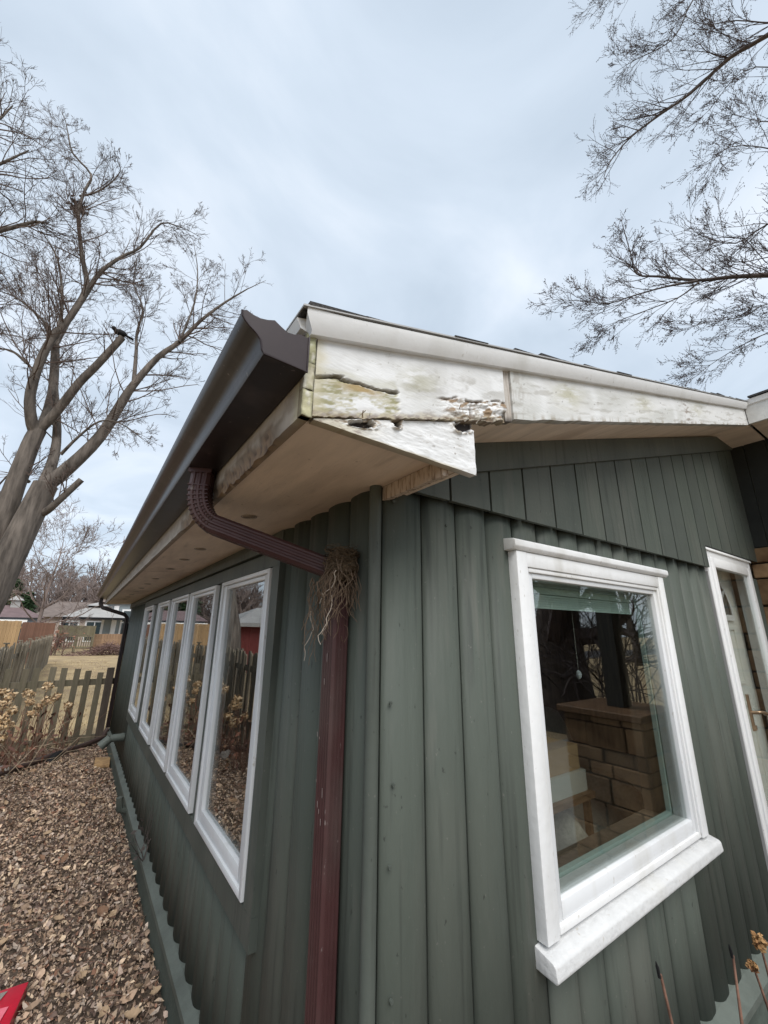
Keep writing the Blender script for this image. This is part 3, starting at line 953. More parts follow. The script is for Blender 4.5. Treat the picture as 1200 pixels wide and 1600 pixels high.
# rake trim: shingle mould above the rake boards
b = MB()
def trim_prof(x):
    z = zhiA(x)
    return [(x, -0.302, z-.003), (x, -0.314, z-.003), (x, -0.318, z+.004), (x, -0.330, z+.030), (x, -0.331, z+.042), (x, -0.28, z+.044), (x, -0.28, z-.003)]
xs = np.linspace(-0.402, 3.128, 40)
vs = []
for x in xs:
    wob = 0.0012*fbm(x*3, 0, 0)
    vs += [(p[0]-(0.0 if i_ not in (3, 4) else 0.018)*(1 if x == xs[0] else 0), p[1]+wob, p[2]+wob) for i_, p in enumerate(trim_prof(x))]
n7 = 7
fs = [(i*n7+j, i*n7+(j+1) % n7, (i+1)*n7+(j+1) % n7, (i+1)*n7+j) for i in range(len(xs)-1) for j in range(n7)]
fs += [tuple(range(n7)), tuple((len(xs)-1)*n7+j for j in range(n7))[::-1]]
b.add(vs, fs)
autosmooth(b.build('rake_trim', WHITE, house), 30)
b = MB()
b.prism([(-.43, -0.335, zhiA(-.43)+.0465), (3.13, -0.335, zhiA(3.13)+.0465), (3.13, -0.335, zhiA(3.13)+.0505), (-.43, -0.335, zhiA(-.43)+.0505)], (0, .1, 0))
b.build('drip_edge', GREYJAMB, house)
b = MB()
b.prism([(-.4065, -.3015, 2.333), (-.420, -.3015, 2.336), (-.430, -.3015, 2.357), (-.4065, -.3015, 2.364)], (0, 7.9, 0))
b.build('eave_trim', WHITE, house)

# --- eave fascia (long left side) with a mossy exposed end and rotted lower edge
def eave_fascia():
    b = MB()
    ys = list(np.linspace(-0.299, 1.2, 190)) + list(np.linspace(1.25, 7.62, 60))
    nv = 16
    vs, cs = [], []
    for y in ys:
        for j in range(nv+1):
            t = j/nv
            z = 2.142+t*(2.330-2.142)
            n0 = fbm(y*14, z*40, 2.0); n1_ = fbm(y*50, z*110, 3.0)
            c = mixc((0.40, 0.36, 0.315), (0.30, 0.26, .22), sstep(-.3, .4, n0))
            rel = 0.001*n0
            rot = sstep(-.23, -.10, y)*sstep(.52, .30, y)*sstep(.30+.10*n0, .14+.10*n0, t)
            rot = max(rot, sstep(.60, .68, y)*sstep(.95, .85, y)*sstep(.30+.12*n0, .1+.12*n0, t))
            c = mixc(c, mixc((0.24, .165, .105), (0.10, .065, .045), sstep(0, .4, n1_)), rot)
            rel -= rot*(.006+.004*n1_)
            edge = rot*(1-rot)*4
            rel += .003*edge
            c = mixc(c, (0.12, .09, .06), .5*edge)
            ms = sstep(-.24, -.295, y)
            c = mixc(c, (0.36, 0.34, 0.20), .6*ms)
            dz = (0.010*rot*fbm(y*22, 5, 1)) if j == 0 else 0
            vs.append((-0.405-rel, y, z+dz)); cs.append(c)
    W_ = nv+1
    fs = [(i*W_+j, (i+1)*W_+j, (i+1)*W_+j+1, i*W_+j+1) for i in range(len(ys)-1) for j in range(nv)]
    o_ = len(vs)
    for i, y in enumerate(ys):
        vs.append((-0.384, y, 2.142)); cs.append((0.26, .2, .14))
    fs += [(i*W_, o_+i, o_+i+1, (i+1)*W_) for i in range(len(ys)-1)]
    b.v, b.f, b.c = vs, fs, cs
    return autosmooth(b.build('eave_fascia', WEATHER, house), 60)


ef = eave_fascia()
# exposed end block of the fascia, mossy, in three cracked pieces
for i, (za_, zb_, colr) in enumerate(((2.142, 2.200, (0.44, 0.42, 0.27)), (2.2015, 2.262, (0.47, 0.44, .33)), (2.2635, 2.331, (0.33, 0.33, .20)))):
    b = MB()
    x0, x1 = -0.4065, -0.3838
    nu, nv = 6, 16
    vs, cs = [], []
    for j in range(nv+1):
        for ii in range(nu+1):
            x = x0+(x1-x0)*ii/nu; z = za_+(zb_-za_)*j/nv
            n0 = fbm(x*60, z*40, i*3.0)
            c = mixc(colr, MOLD, sstep(-.1, .4, n0)*.8)
            c = mixc(c, (0.55, .53, .45), sstep(.1, .5, fbm(x*90, z*30, 5+i)))
            ed_ = min(ii, nu-ii, j, nv-j) == 0
            vs.append((x, -0.303-.003*n0-(0 if ed_ else .001), z)); cs.append(mixc(c, ROT_SHADE, .5) if ed_ else c)
    W_ = nu+1
    fs = [(j*W_+ii, j*W_+ii+1, (j+1)*W_+ii+1, (j+1)*W_+ii) for j in range(nv) for ii in range(nu)]
    rim = [ii for ii in range(W_)] + [j*W_+nu for j in range(1, nv+1)] + [nv*W_+ii for ii in range(nu-1, -1, -1)] + [j*W_ for j in range(nv-1, 0, -1)]
    o_ = len(vs)
    for k_ in rim:
        vs.append((vs[k_][0], -0.285, vs[k_][2])); cs.append((.15, .12, .08))
    fs += [(rim[k_], o_+k_, o_+(k_+1) % len(rim), rim[(k_+1) % len(rim)]) for k_ in range(len(rim))]
    b.v, b.f, b.c = vs, fs, cs
    autosmooth(b.build('end_block', WEATHER, ef), 50)

# --- soffits
b = MB()
b.add([(-0.384, -0.2695, 2.1455), (0.004, -0.2695, 2.168), (0.004, 7.6, 2.168), (-0.384, 7.6, 2.1455), (-0.384, -0.2695, 2.17), (0.004, -0.2695, 2.19), (0.004, 7.6, 2.19), (-0.384, 7.6, 2.17)],
      [(0, 3, 2, 1), (4, 5, 6, 7), (0, 1, 5, 4), (1, 2, 6, 5), (2, 3, 7, 6), (3, 0, 4, 7)])
sof = b.build('eave_soffit', SOFFIT, house)
b = MB()
for yj in (2.44, 4.88):
    b.add([(-.383, yj, 2.1445), (.0, yj, 2.1667), (.0, yj+.006, 2.1667), (-.383, yj+.006, 2.1445)], [(0, 1, 2, 3)])
b.build('panel_joint', MATS['dark_wall_core'] if 'dark_wall_core' in MATS else BLACK, sof)
# vents: shallow round louvres
vent = None
for i, yv in enumerate((0.54, 1.34, 1.76, 2.26, 2.98, 3.5, 4.0, 4.5, 5.0, 5.5, 6.0)):
    if vent is None:
        b = MB()
        for r_, h_ in ((.030, .003), (.022, .0045), (.013, .0045)):
            ri = r_-.006
            n_ = 20
            vs = []
            for k_ in range(n_):
                a = 2*math.pi*k_/n_
                vs += [(r_*math.cos(a), r_*math.sin(a), 0), (r_*.97*math.cos(a), r_*.97*math.sin(a), -h_), (ri*math.cos(a), ri*math.sin(a), -h_*.6)]
            fs = []
            for k_ in range(n_):
                k2 = (k_+1) % n_
                fs += [(k_*3, k2*3, k2*3+1, k_*3+1), (k_*3+1, k2*3+1, k2*3+2, k_*3+2)]
            b.add(vs, fs)
        me = b.mesh('soffit_vent', mat('vent_grey_brown', (0.34, 0.28, 0.23), 0.6, 0.4))
        vent = me
    link('soffit_vent', vent, sof, (-0.235, yv, 2.1455+0.149*0.058-.0005))
# hanging peeling nailer board at the inner edge of the return box
b = MB()
vs, fs = [], []
yy = np.linspace(-0.268, -0.004, 60)
for y in yy:
    lo_ = 2.122 + 0.004*fbm(y*30, 0, 1) - 0.006*max(0, -(y+.2)/.1)*0
    vs += [(-0.002+.002*fbm(y*40, 1, 1), y, lo_), (-0.002, y, 2.150), (-0.001, y, 2.1665), (0.018, y, 2.1665), (0.018, y, lo_+.002)]
for i in range(len(yy)-1):
    for j in range(5):
        fs.append((i*5+j, i*5+(j+1) % 5, (i+1)*5+(j+1) % 5, (i+1)*5+j))
fs += [(0, 1, 2, 3, 4), tuple((len(yy)-1)*5+j for j in range(5))[::-1]]
b.add(vs, fs)
b.build('nailer_board', SOFFIT_P, sof)
# box cheek behind the return triangle
b = MB(); b.box((0.062, -0.2690, 2.150), (0.078, -0.002, 2.30)); b.box((0.019, -0.2690, 2.152), (0.0615, -0.002, 2.166)); b.build('return_cheek', SOFFIT, sof)
# rake soffit
zs_ = lambda x: 2.362+0.3142*(x-.268)
b = MB()
b.prism([(0.079, -0.281, zs_(.079)+.004), (XW, -0.281, zs_(XW)+.004), (XW, -0.281, zs_(XW)+.02), (0.079, -0.281, zs_(.079)+.02)], (0, .281, 0))
b.build('rake_soffit', SOFFIT, house)

# --- gutter with end cap
prof = [(-0.4075, 2.306), (-0.4075, 2.226), (-0.494, 2.2295), (-0.4985, 2.236), (-0.500, 2.246), (-0.503, 2.256), (-0.512, 2.266), (-0.524, 2.274), (-0.534, 2.283), (-0.539, 2.290), (-0.5405, 2.297), (-0.541, 2.3015), (-0.534, 2.3035), (-0.532, 2.2995), (-0.5365, 2.297),
        (-0.535, 2.291), (-0.530, 2.285), (-0.521, 2.278), (-0.509, 2.270), (-0.499, 2.259), (-0.496, 2.247), (-0.4945, 2.238), (-0.491, 2.2335), (-0.411, 2.2295), (-0.411, 2.306)]
b = MB()
ys = [-0.318] + list(np.linspace(-0.25, 7.62, 40))
vs = []
for y in ys:
    w_ = 0.0016*fbm(y*1.4, 0, 7)
    vs += [(p[0]+w_, y, p[1]+w_) for p in prof]
k = len(prof)
fs = [(i*k+j, (i+1)*k+j, (i+1)*k+(j+1) % k, i*k+(j+1) % k) for i in range(len(ys)-1) for j in range(k)]
b.add(vs, fs)
gut = b.build('gutter', BROWN_G, house)
autosmooth(gut, 32)
outline = prof[:12]
for yc in (-0.3195, 7.6215):
    b = MB()
    ol = [(p[0], yc, p[1]) for p in outline]
    # ragged, slightly dented top edge
    tp = [(-0.541+(0.133)*u, yc, 2.3015-0.001*u+0.005*math.sin(u*15+.6)+(0.005 if .25 < u < .5 else 0)) for u in np.linspace(.06, .96, 10)]
    ol2 = ol+tp
    b.prism(ol2, (0, 0.0012, 0))
    # folded rim round the cap
    b.tube([(p[0], yc-.0005, p[1]) for p in outline[1:]], 0.0022, 5)
    b.tube([(p[0], yc-.0005, p[1]) for p in (outline[0], outline[1], outline[2])], 0.0026, 5)
    b.build('end_cap', mat('brown_cap_enamel', (0.028, 0.019, 0.021), 0.5, 0.3, var=0.12, nscale=14), gut)
# debris standing in the gutter
b = MB()
for (y, h_, l_) in ((2.52, .10, .02), (2.50, .06, -.02), (3.1, .02, .01)):
    b.tube([(-0.52, y, 2.28), (-0.53, y+l_, 2.30+h_*.5), (-0.53, y+l_*1.6, 2.30+h_)], [.003, .0025, .0015], 4)
b.build('gutter_twig', STALK, gut)

# --- downspouts
def ribbed(w, d, ribs=5):
    """closed rectangle profile with raised ribs on the four faces; first axis = w"""
    pts = []
    def face(p, q, nrm, n):
        for i in range(n):
            for u, o_ in ((.12, 0), (.3, .0032), (.62, .0032), (.8, 0)):
                t = (i+u)/n
                pts.append((p[0]+(q[0]-p[0])*t+nrm[0]*o_, p[1]+(q[1]-p[1])*t+nrm[1]*o_))
    a, c = w/2, d/2
    face((-a, -c), (a, -c), (0, -1), ribs); face((a, -c), (a, c), (1, 0), ribs-1); face((a, c), (-a, c), (0, 1), ribs); face((-a, c), (-a, -c), (-1, 0), ribs-1)
    return pts


ds = MB()
pr = ribbed(0.066, 0.046, 5)
ds.sweep([(-0.0515, 0.162, 1.90), (-0.0515, 0.162, 1.0), (-0.0515, 0.162, 0.22)], pr, (0, 1, 0))
dsp = ds.build('downspout', BROWN_D, house)
autosmooth(dsp, 30)
# upper elbow run: drop outlet, pleated bend, slanting pipe, lower bend
P0, P1, P2, P3 = Vector((-0.443, 0.370, 2.228)), Vector((-0.446, 0.370, 2.075)), Vector((-0.052, 0.166, 1.865)), Vector((-0.0515, 0.162, 1.80))
pts = [P0, P0+Vector((0, 0, -.03))]
slant = (Vector((-0.062, 0.170, 1.925)) - Vector((-0.415, 0.355, 2.075)))
S0 = Vector((-0.395, 0.348, 2.055))
for i in range(1, 12):
    u = i/12
    a = Vector((-0.444, 0.370, 2.19)); c_ = Vector((-0.450, 0.372, 2.085))
    pts.append(a*(1-u)**2 + c_*2*u*(1-u) + S0*u*u)
pts.append(S0)
E0 = Vector((-0.088, 0.184, 1.935))
pts.append(S0*.5+E0*.5)
for i in range(0, 7):
    u = i/6
    pts.append(E0*(1-u)**2 + Vector((-0.052, 0.164, 1.915))*2*u*(1-u) + Vector((-0.0515, 0.162, 1.865))*u*u)
el = MB()
pr2 = ribbed(0.068, 0.052, 4)
el.sweep(pts, pr2, Vector((0.45, 0.86, 0)).normalized())
elb = el.build('elbow', BROWN_D, dsp)
autosmooth(elb, 30)
# pleats on the outside of the bend
pl = MB()
for i in range(2, 13):
    p = pts[i]; t = (pts[i+1]-pts[i-1]).normalized()
    sd_ = (Vector((0.45, 0.86, 0)) - t*t.dot(Vector((0.45, 0.86, 0)))).normalized(); up_ = t.cross(sd_)
    prr = [(-.036, -.029), (.036, -.029), (.036, .029), (-.036, .029)]
    ringp = [p+sd_*a+up_*c for a, c in prr]
    pl.tube([ringp[0], ringp[1]], .0022, 4); pl.tube([ringp[1], ringp[2]], .0022, 4); pl.tube([ringp[2], ringp[3]], .0022, 4); pl.tube([ringp[3], ringp[0]], .0022, 4)
pl.build('pleat', BROWN_D, dsp)
b = MB(); b.sweep([(-0.443, 0.37, 2.2275), (-0.443, 0.37, 2.214)], [(-.04, -.034), (.04, -.034), (.04, .034), (-.04, .034)], (0.45, .86, 0)); b.build('outlet', BROWN_D, dsp)
# scratches in the enamel
b = MB()
for i in range(9):
    z = rnd.uniform(.95, 1.7); y = rnd.uniform(.13, .195); L_ = rnd.uniform(.006, .025)
    b.add([(-0.0798, y, z), (-0.0798, y+.003, z+.002), (-0.0798, y+.004, z+L_), (-0.0798, y+.001, z+L_)], [(0, 1, 2, 3)])
b.build('scratch', mat('bare_metal_scratch', (0.33, 0.27, 0.25), 0.5, 0.4), dsp)
# far downspout at the end of the left wall
pr3 = ribbed(0.066, 0.05, 3)
fd = MB()
fd.sweep([(-0.47, 7.52, 2.225), (-0.47, 7.52, 2.15), (-0.43, 7.50, 2.085), (-0.10, 7.42, 1.98), (-0.06, 7.41, 1.93), (-0.055, 7.41, 1.85)], pr3, (0, 1, 0))
fd.sweep([(-0.055, 7.41, 1.86), (-0.055, 7.41, 0.25)], pr3, (0, 1, 0))
autosmooth(fd.build('downspout', mat('dark_brown_enamel', (0.022, 0.014, 0.014), 0.4, 0.4, var=.1), house), 30)
# plumbing stubs on the left wall
b = MB()
b.tube([(-0.0, 5.3, 0.50), (-0.17, 5.3, 0.50)], 0.042, 14); b.tube([(-0.03, 5.3, .50), (-0.06, 5.3, .50)], .047, 14)
b.tube([(-0.165, 5.3, 0.505), (-0.255, 5.30, 0.425)], [.047, .050], 14)
autosmooth(b.build('pipe_stub', GREEN_L, left))
b = MB(); b.tube([(-0.04, 4.0, 0.13), (-0.10, 4.0, 0.15), (-0.115, 4.0, .25)], 0.03, 10); autosmooth(b.build('pipe_stub', GREEN_T, left))
# nail heads and dings on the first boards
b = MB()
for (x, z) in ((0.012, 1.56), (0.022, 1.37), (0.012, 1.20), (0.018, 0.95), (0.024, .72), (.02, 2.12), (.235, 2.08), (.235, .62)):
    b.tube([(x+.006, -0.022, z), (x+.006, -0.0275, z)], .0048, 8)
    b.tube([(x+.006, -0.0276, z+.002), (x+.006, -0.0282, z+.002)], .0026, 6)
tag(b.build('nail_heads', GREEN_T, front), kind='stuff')

# --- wing (porch) at the right
WX = XW
b = MB(); b.box((WX+.002, -0.55, 0), (WX+.15, 0.0, 2.41)); wing = b.build('wing_wall', MORTAR, house)
yk = -0.002
for i in range(5):
    b = MB(); b.box((WX-.016, yk-.135, 2.425), (WX+.0, yk-.004, 3.33)); b.build('siding_board', DARKWOOD, wing, loc=(WX-.01, yk-.07, 2.425)); yk -= .14  # boards in a near-black wood colour, unlike the green siding
b = MB(); b.box((WX+.001, -0.70, 2.415), (WX+.15, 0.0, 3.5)); b.build('upper_core', GREEN_T, wing)
zz = 0.3
row = 0
while zz < 2.40:
    h_ = rnd.choice((.12, .16, .21)); h_ = min(h_, 2.415-zz)
    yk = -0.012 if row % 2 else -0.006
    while yk > -0.54:
        L_ = min(rnd.uniform(.16, .34), yk+.55)
        if L_ < .03: break
        b = MB(); dd = rnd.uniform(.012, .03)
        b.box((WX-dd, yk-L_+.012, zz+.012), (WX+.002, yk, zz+h_))
        bevel(b.build('stone', STONE, wing, loc=(WX, yk-L_/2, zz+h_/2)), .006, 1)
        yk -= L_
    zz += h_; row += 1
b = MB(); b.prism([(3.135, -0.303, 3.283), (WX+.14, -0.303, 3.292), (WX+.14, -0.303, 3.305), (3.135, -0.303, 3.30)], (0, -2.3, 0)); b.prism([(3.14, -.003, 3.286), (WX-.001, -.003, 3.292), (WX-.001, -.003, 3.305), (3.14, -.003, 3.300)], (0, -.278, 0)); b.build('wing_soffit', SOFFIT, house)
b = MB(); b.box((3.120, -2.6, 3.258), (3.138, -0.304, 3.400)); b.build('wing_fascia', mat('dull_white_paint', (0.60, .595, .57), .6, .3, var=.12, nscale=7, bump=.2), house)
b = MB(); b.prism([(3.119, -2.62, 3.4005), (3.108, -2.62, 3.405), (3.098, -2.62, 3.442), (3.15, -2.62, 3.444), (3.15, -2.62, 3.4005)], (0, 2.305, 0)); b.build('wing_trim', WHITE, house)
b = MB(); b.prism([(3.085, -2.65, 3.447), (5.6, -2.65, 4.15), (5.6, -2.65, 4.18), (3.085, -2.65, 3.462)], (0, 2.31, 0)); b.build('wing_roof', SHINGLE, house)
b = MB(); b.box((WX+.16, -2.6, 3.31), (7.9, -0.56, 3.4)); b.build('porch_ceiling', DARKWOOD, house)
b = MB(); b.box((2.53, -0.55, 0), (WX, -0.045, 0.26)); bevel(b.build('doorstep', CONC, house), .008, 2)

# --- stone pier with post (seen mirrored in the front window)
pier = empty('stone_pier', (3.2, -1.0, 0), 'stone porch pier with wooden cap mirrored in the white front window', 'pier')
b = MB(); b.box((2.90, -1.35, 0), (3.54, -0.74, 1.10)); b.build('core', MORTAR, pier, loc=(0, 0, 0)).location = (-3.2, 1.0, 0)
zz = 0.02; row = 0
while zz < 1.07:
    h_ = min(rnd.choice((.10, .14, .18)), 1.095-zz)
    yk = -1.36
    while yk < -0.74:
        L_ = min(rnd.uniform(.18, .36), -0.72-yk)
        if L_ < .04: break
        b = MB(); dd = rnd.uniform(.01, .03)
        b.box((2.90-dd, yk, zz+.008), (2.902, yk+L_-.01, zz+h_))
        o = bevel(b.build('stone', STONE, pier), .006, 1); o.location = (-3.2, 1.0, 0)
        yk += L_
    xk = 2.90
    while xk < 3.54:
        L_ = min(rnd.uniform(.18, .36), 3.55-xk)
        if L_ < .04: break
        b = MB(); dd = rnd.uniform(.01, .03)
        b.box((xk, -0.742, zz+.008), (xk+L_-.01, -0.74+dd, zz+h_))
        o = bevel(b.build('stone', STONE, pier), .006, 1); o.location = (-3.2, 1.0, 0)
        xk += L_
    zz += h_
b = MB(); b.box((2.84, -1.40, 1.10), (3.58, -0.70, 1.15)); o = bevel(b.build('cap', CAPWOOD, pier), .006, 1); o.location = (-3.2, 1.0, 0)
b = MB(); b.box((3.13, -1.10, 1.151), (3.27, -0.96, 3.25)); o = b.build('post', DARKWOOD, pier); o.location = (-3.2, 1.0, 0)

# ================================================================== INTERIOR THINGS
arm = empty('armchair', (2.0, 0.80, 0.30), 'pale beige armchair inside the room behind the front window', 'armchair')
def rel(o, base):
    o.location = Vector(o.location)-Vector(base)
    return o
AB = (2.0, 0.80, 0.30)
b = MB(); b.blob((2.0, 0.75, 0.62), (.34, .32, .14), 1, .12, 18, 12); rel(b.build('seat', BEIGE, arm, True), AB)
b = MB(); b.blob((2.2, 1.05, 0.80), (.34, .14, .42), 2, .1, 18, 12); rel(b.build('backrest', BEIGE, arm, True), AB)
for sx in (-.36, .36):
    b = MB(); b.blob((2.0+sx, 0.77, 0.66), (.11, .36, .20), 3, .1, 14, 10); rel(b.build('armrest', BEIGE, arm, True), AB)
b = MB(); b.box((1.7, .50, .30), (2.3, 1.05, .52)); rel(b.build('base', BEIGE, arm), AB)
tb = empty('side_table', (1.52, 0.62, 0.30), 'small dark side table indoors carrying pale papers and a cardboard box', 'table')
b = MB(); b.box((1.33, .44, .895), (1.74, .86, .925)); rel(b.build('table_top', CAPWOOD, tb), (1.52, .62, .30))
for lx in (1.35, 1.69):
    for ly in (.46, .81):
        b = MB(); b.box((lx, ly, .301), (lx+.03, ly+.03, .894)); rel(b.build('leg', CAPWOOD, tb), (1.52, .62, .30))
b = MB(); b.box((1.36, .47, .926), (1.72, .82, 1.026)); o = b.build('paper_bundle', PAPER, loc=(1.54, .64, .926))
tag(o, 'pale paper bundle on the side table under the cardboard box indoors', 'paper')
b = MB(); b.box((1.35, .49, 1.028), (1.70, .80, 1.15)); o = b.build('cardboard_box', CARDB, loc=(1.52, .64, 1.028))
tag(o, 'brown cardboard box inside the room, left side of the front window', 'box')
cry = empty('hanging_crystal', (1.12, 0.09, 1.57), 'faceted clear crystal hanging on a thread inside the front window', 'ornament')
b = MB(); b.blob((0, 0, 0), (.012, .012, .019), 5, .2, 7, 4)
b.build('crystal', mat('crystal_glass', (0.35, .37, .38), .03, 1.0), cry)
b = MB(); b.tube([(0, 0, .025), (0, 0, .30)], .0008, 4); b.build('thread', PAPER, cry)

# ================================================================== NEST on the downspout
nest = empty('bird_nest', (-0.06, 0.12, 1.93), 'straggly root and grass nest wedged on top of the maroon downspout', 'bird nest')
NB = Vector((-0.06, 0.12, 1.93))
b = MB()
for i in range(430):
    a0 = rnd.uniform(0, 6.28); rr = rnd.uniform(.026, .060); zc = rnd.uniform(-.03, .045)
    ax = Vector((rnd.gauss(0, .42), rnd.gauss(0, .42), 1)).normalized(); e1_ = ax.orthogonal().normalized(); e2_ = ax.cross(e1_)
    pts_ = []
    for k_ in range(6):
        a = a0+k_*rnd.uniform(.18, .42)
        p_ = (e1_*math.cos(a)+e2_*math.sin(a))*rr*rnd.uniform(.88, 1.12)
        pts_.append((min(p_.x-.002, .03), p_.y, zc+p_.z*.8+rnd.uniform(-.004, .004)))
    b.tube(pts_, rnd.uniform(.0006, .0014), 3)
b.blob((0, 0, .006), (.046, .050, .046), 3, .4, 14, 9)
tag(b.build('nest_cup', STRAW, nest), kind='stuff')
b = MB()
def strand(p, L_, r_, sway, steps=11):
    pts_ = [Vector(p)]
    d = Vector((rnd.uniform(-.3, .3), rnd.uniform(-.3, .3), -1)).normalized()
    hx, hy = p[0], p[1]
    for i in range(steps):
        d = (d + Vector((rnd.uniform(-sway, sway)*1.5-(pts_[-1].x-hx)*6, rnd.uniform(-sway, sway)*1.5-(pts_[-1].y-hy)*6, -.22))).normalized()
        q_ = pts_[-1]+d*L_/steps
        q_.x = min(q_.x, 0.025)
        pts_.append(q_)
    b.tube(pts_, [r_*(1-.55*i/steps) for i in range(steps+1)], 4)
for i in range(110):
    a = rnd.uniform(0, 6.28)
    strand((.045*math.cos(a)-.005, .04*math.sin(a)-.008, rnd.uniform(-.02, .03)), rnd.uniform(.06, .20), rnd.uniform(.0008, .0017), .45)
for i in range(20):
    strand((rnd.uniform(-.05, -.02), rnd.uniform(-.04, .06), rnd.uniform(-.02, .01)), rnd.uniform(.18, .27), rnd.uniform(.0012, .0022), .38)
# left hanging bunch
for i in range(16):
    strand((rnd.uniform(-.055, -.03), rnd.uniform(.075, .10), rnd.uniform(-.06, -.02)), rnd.uniform(.12, .27), rnd.uniform(.0010, .002), .36)
tag(b.build('hanging_roots', ROOT, nest), kind='stuff')
b = MB()
strand((-.055, .02, -.08), .14, .0018, .5); strand((-.05, -.03, -.09), .16, .0017, .5); strand((-.052, .095, -.13), .16, .0016, .5); strand((-.05, -.05, -.02), .12, .0015, .5)
tag(b.build('pale_roots', mat('pale_root', (.46, .39, .32), .8, .2), nest), kind='stuff')

# ================================================================== TREES
def grow(mb, p, d, L_, r_, lvl, rn, bendk=.28, up=.05, kids=(5, 7), minr=.004, sides=None, buds=None):
    n = 5 if lvl >= 2 else 4 if lvl == 1 else 3
    pts_ = [p]; ds_ = [d]
    for i in range(n):
        d = (d + Vector((rn.gauss(0, bendk), rn.gauss(0, bendk), rn.gauss(0, bendk)+up))).normalized()
        p = p+d*(L_/n)
        pts_.append(p); ds_.append(d)
    end = max(minr*.6, r_*.4)
    rs = [r_*(1-i/n)+end*(i/n) for i in range(n+1)]
    mb.tube(pts_, rs, 5 if r_ > .03 else 4 if r_ > .012 else 3, cap=False)
    if buds is not None and lvl <= 1:
        for i in range(1, n+1):
            if rn.random() < .8:
                q_ = pts_[i]; off = Vector((rn.gauss(0, 1), rn.gauss(0, 1), rn.gauss(0, 1))).normalized()*rn.uniform(.012, .03)
                mb.tube([q_, q_+off*.6, q_+off], [.003, .0058, .0015], 3, cap=False)
    if lvl <= 0:
        return
    for k_ in range(rn.randint(*kids)):
        t = rn.uniform(.22, 1.0)
        i = min(n-1, int(t*n)); f_ = t*n-i
        q_ = pts_[i].lerp(pts_[i+1], f_)
        ax = Vector((rn.gauss(0, 1), rn.gauss(0, 1), rn.gauss(0, 1)))
        dd = ds_[i+1]
        ax = (ax-dd*ax.dot(dd)).normalized()
        an = rn.uniform(.40, .88)
        nd = (dd*math.cos(an)+ax*math.sin(an)).normalized()
        grow(mb, q_, nd, L_*rn.uniform(.38, .62)*(1.1-.35*t), max(minr, rs[i]*rn.uniform(.5, .65)), lvl-1, rn, bendk, up, kids, minr, sides, buds)


def limb_points(px, dist0, dist1, n=None):
    """photo-space guide -> real points receding from dist0 to dist1, smoothed"""
    pts_ = []
    for i, (x, y) in enumerate(px):
        pts_.append(at(x, y, dist0+(dist1-dist0)*i/max(1, len(px)-1)))
    # Catmull-Rom
    out_ = []
    P = [pts_[0]*2-pts_[1]]+pts_+[pts_[-1]*2-pts_[-2]]
    for i in range(1, len(P)-2):
        for s_ in range(3):
            t = s_/3
            out_.append(0.5*((2*P[i])+(P[i+1]-P[i-1])*t+(2*P[i-1]-5*P[i]+4*P[i+1]-P[i+2])*t*t+(3*P[i]-P[i-1]-3*P[i+1]+P[i+2])*t**3))
    out_.append(pts_[-1])
    return out_


def Z1(lst):   # zoomed guide coords -> photo pixels
    return [(x/2.105, 140+y/2.105) for x, y in lst]


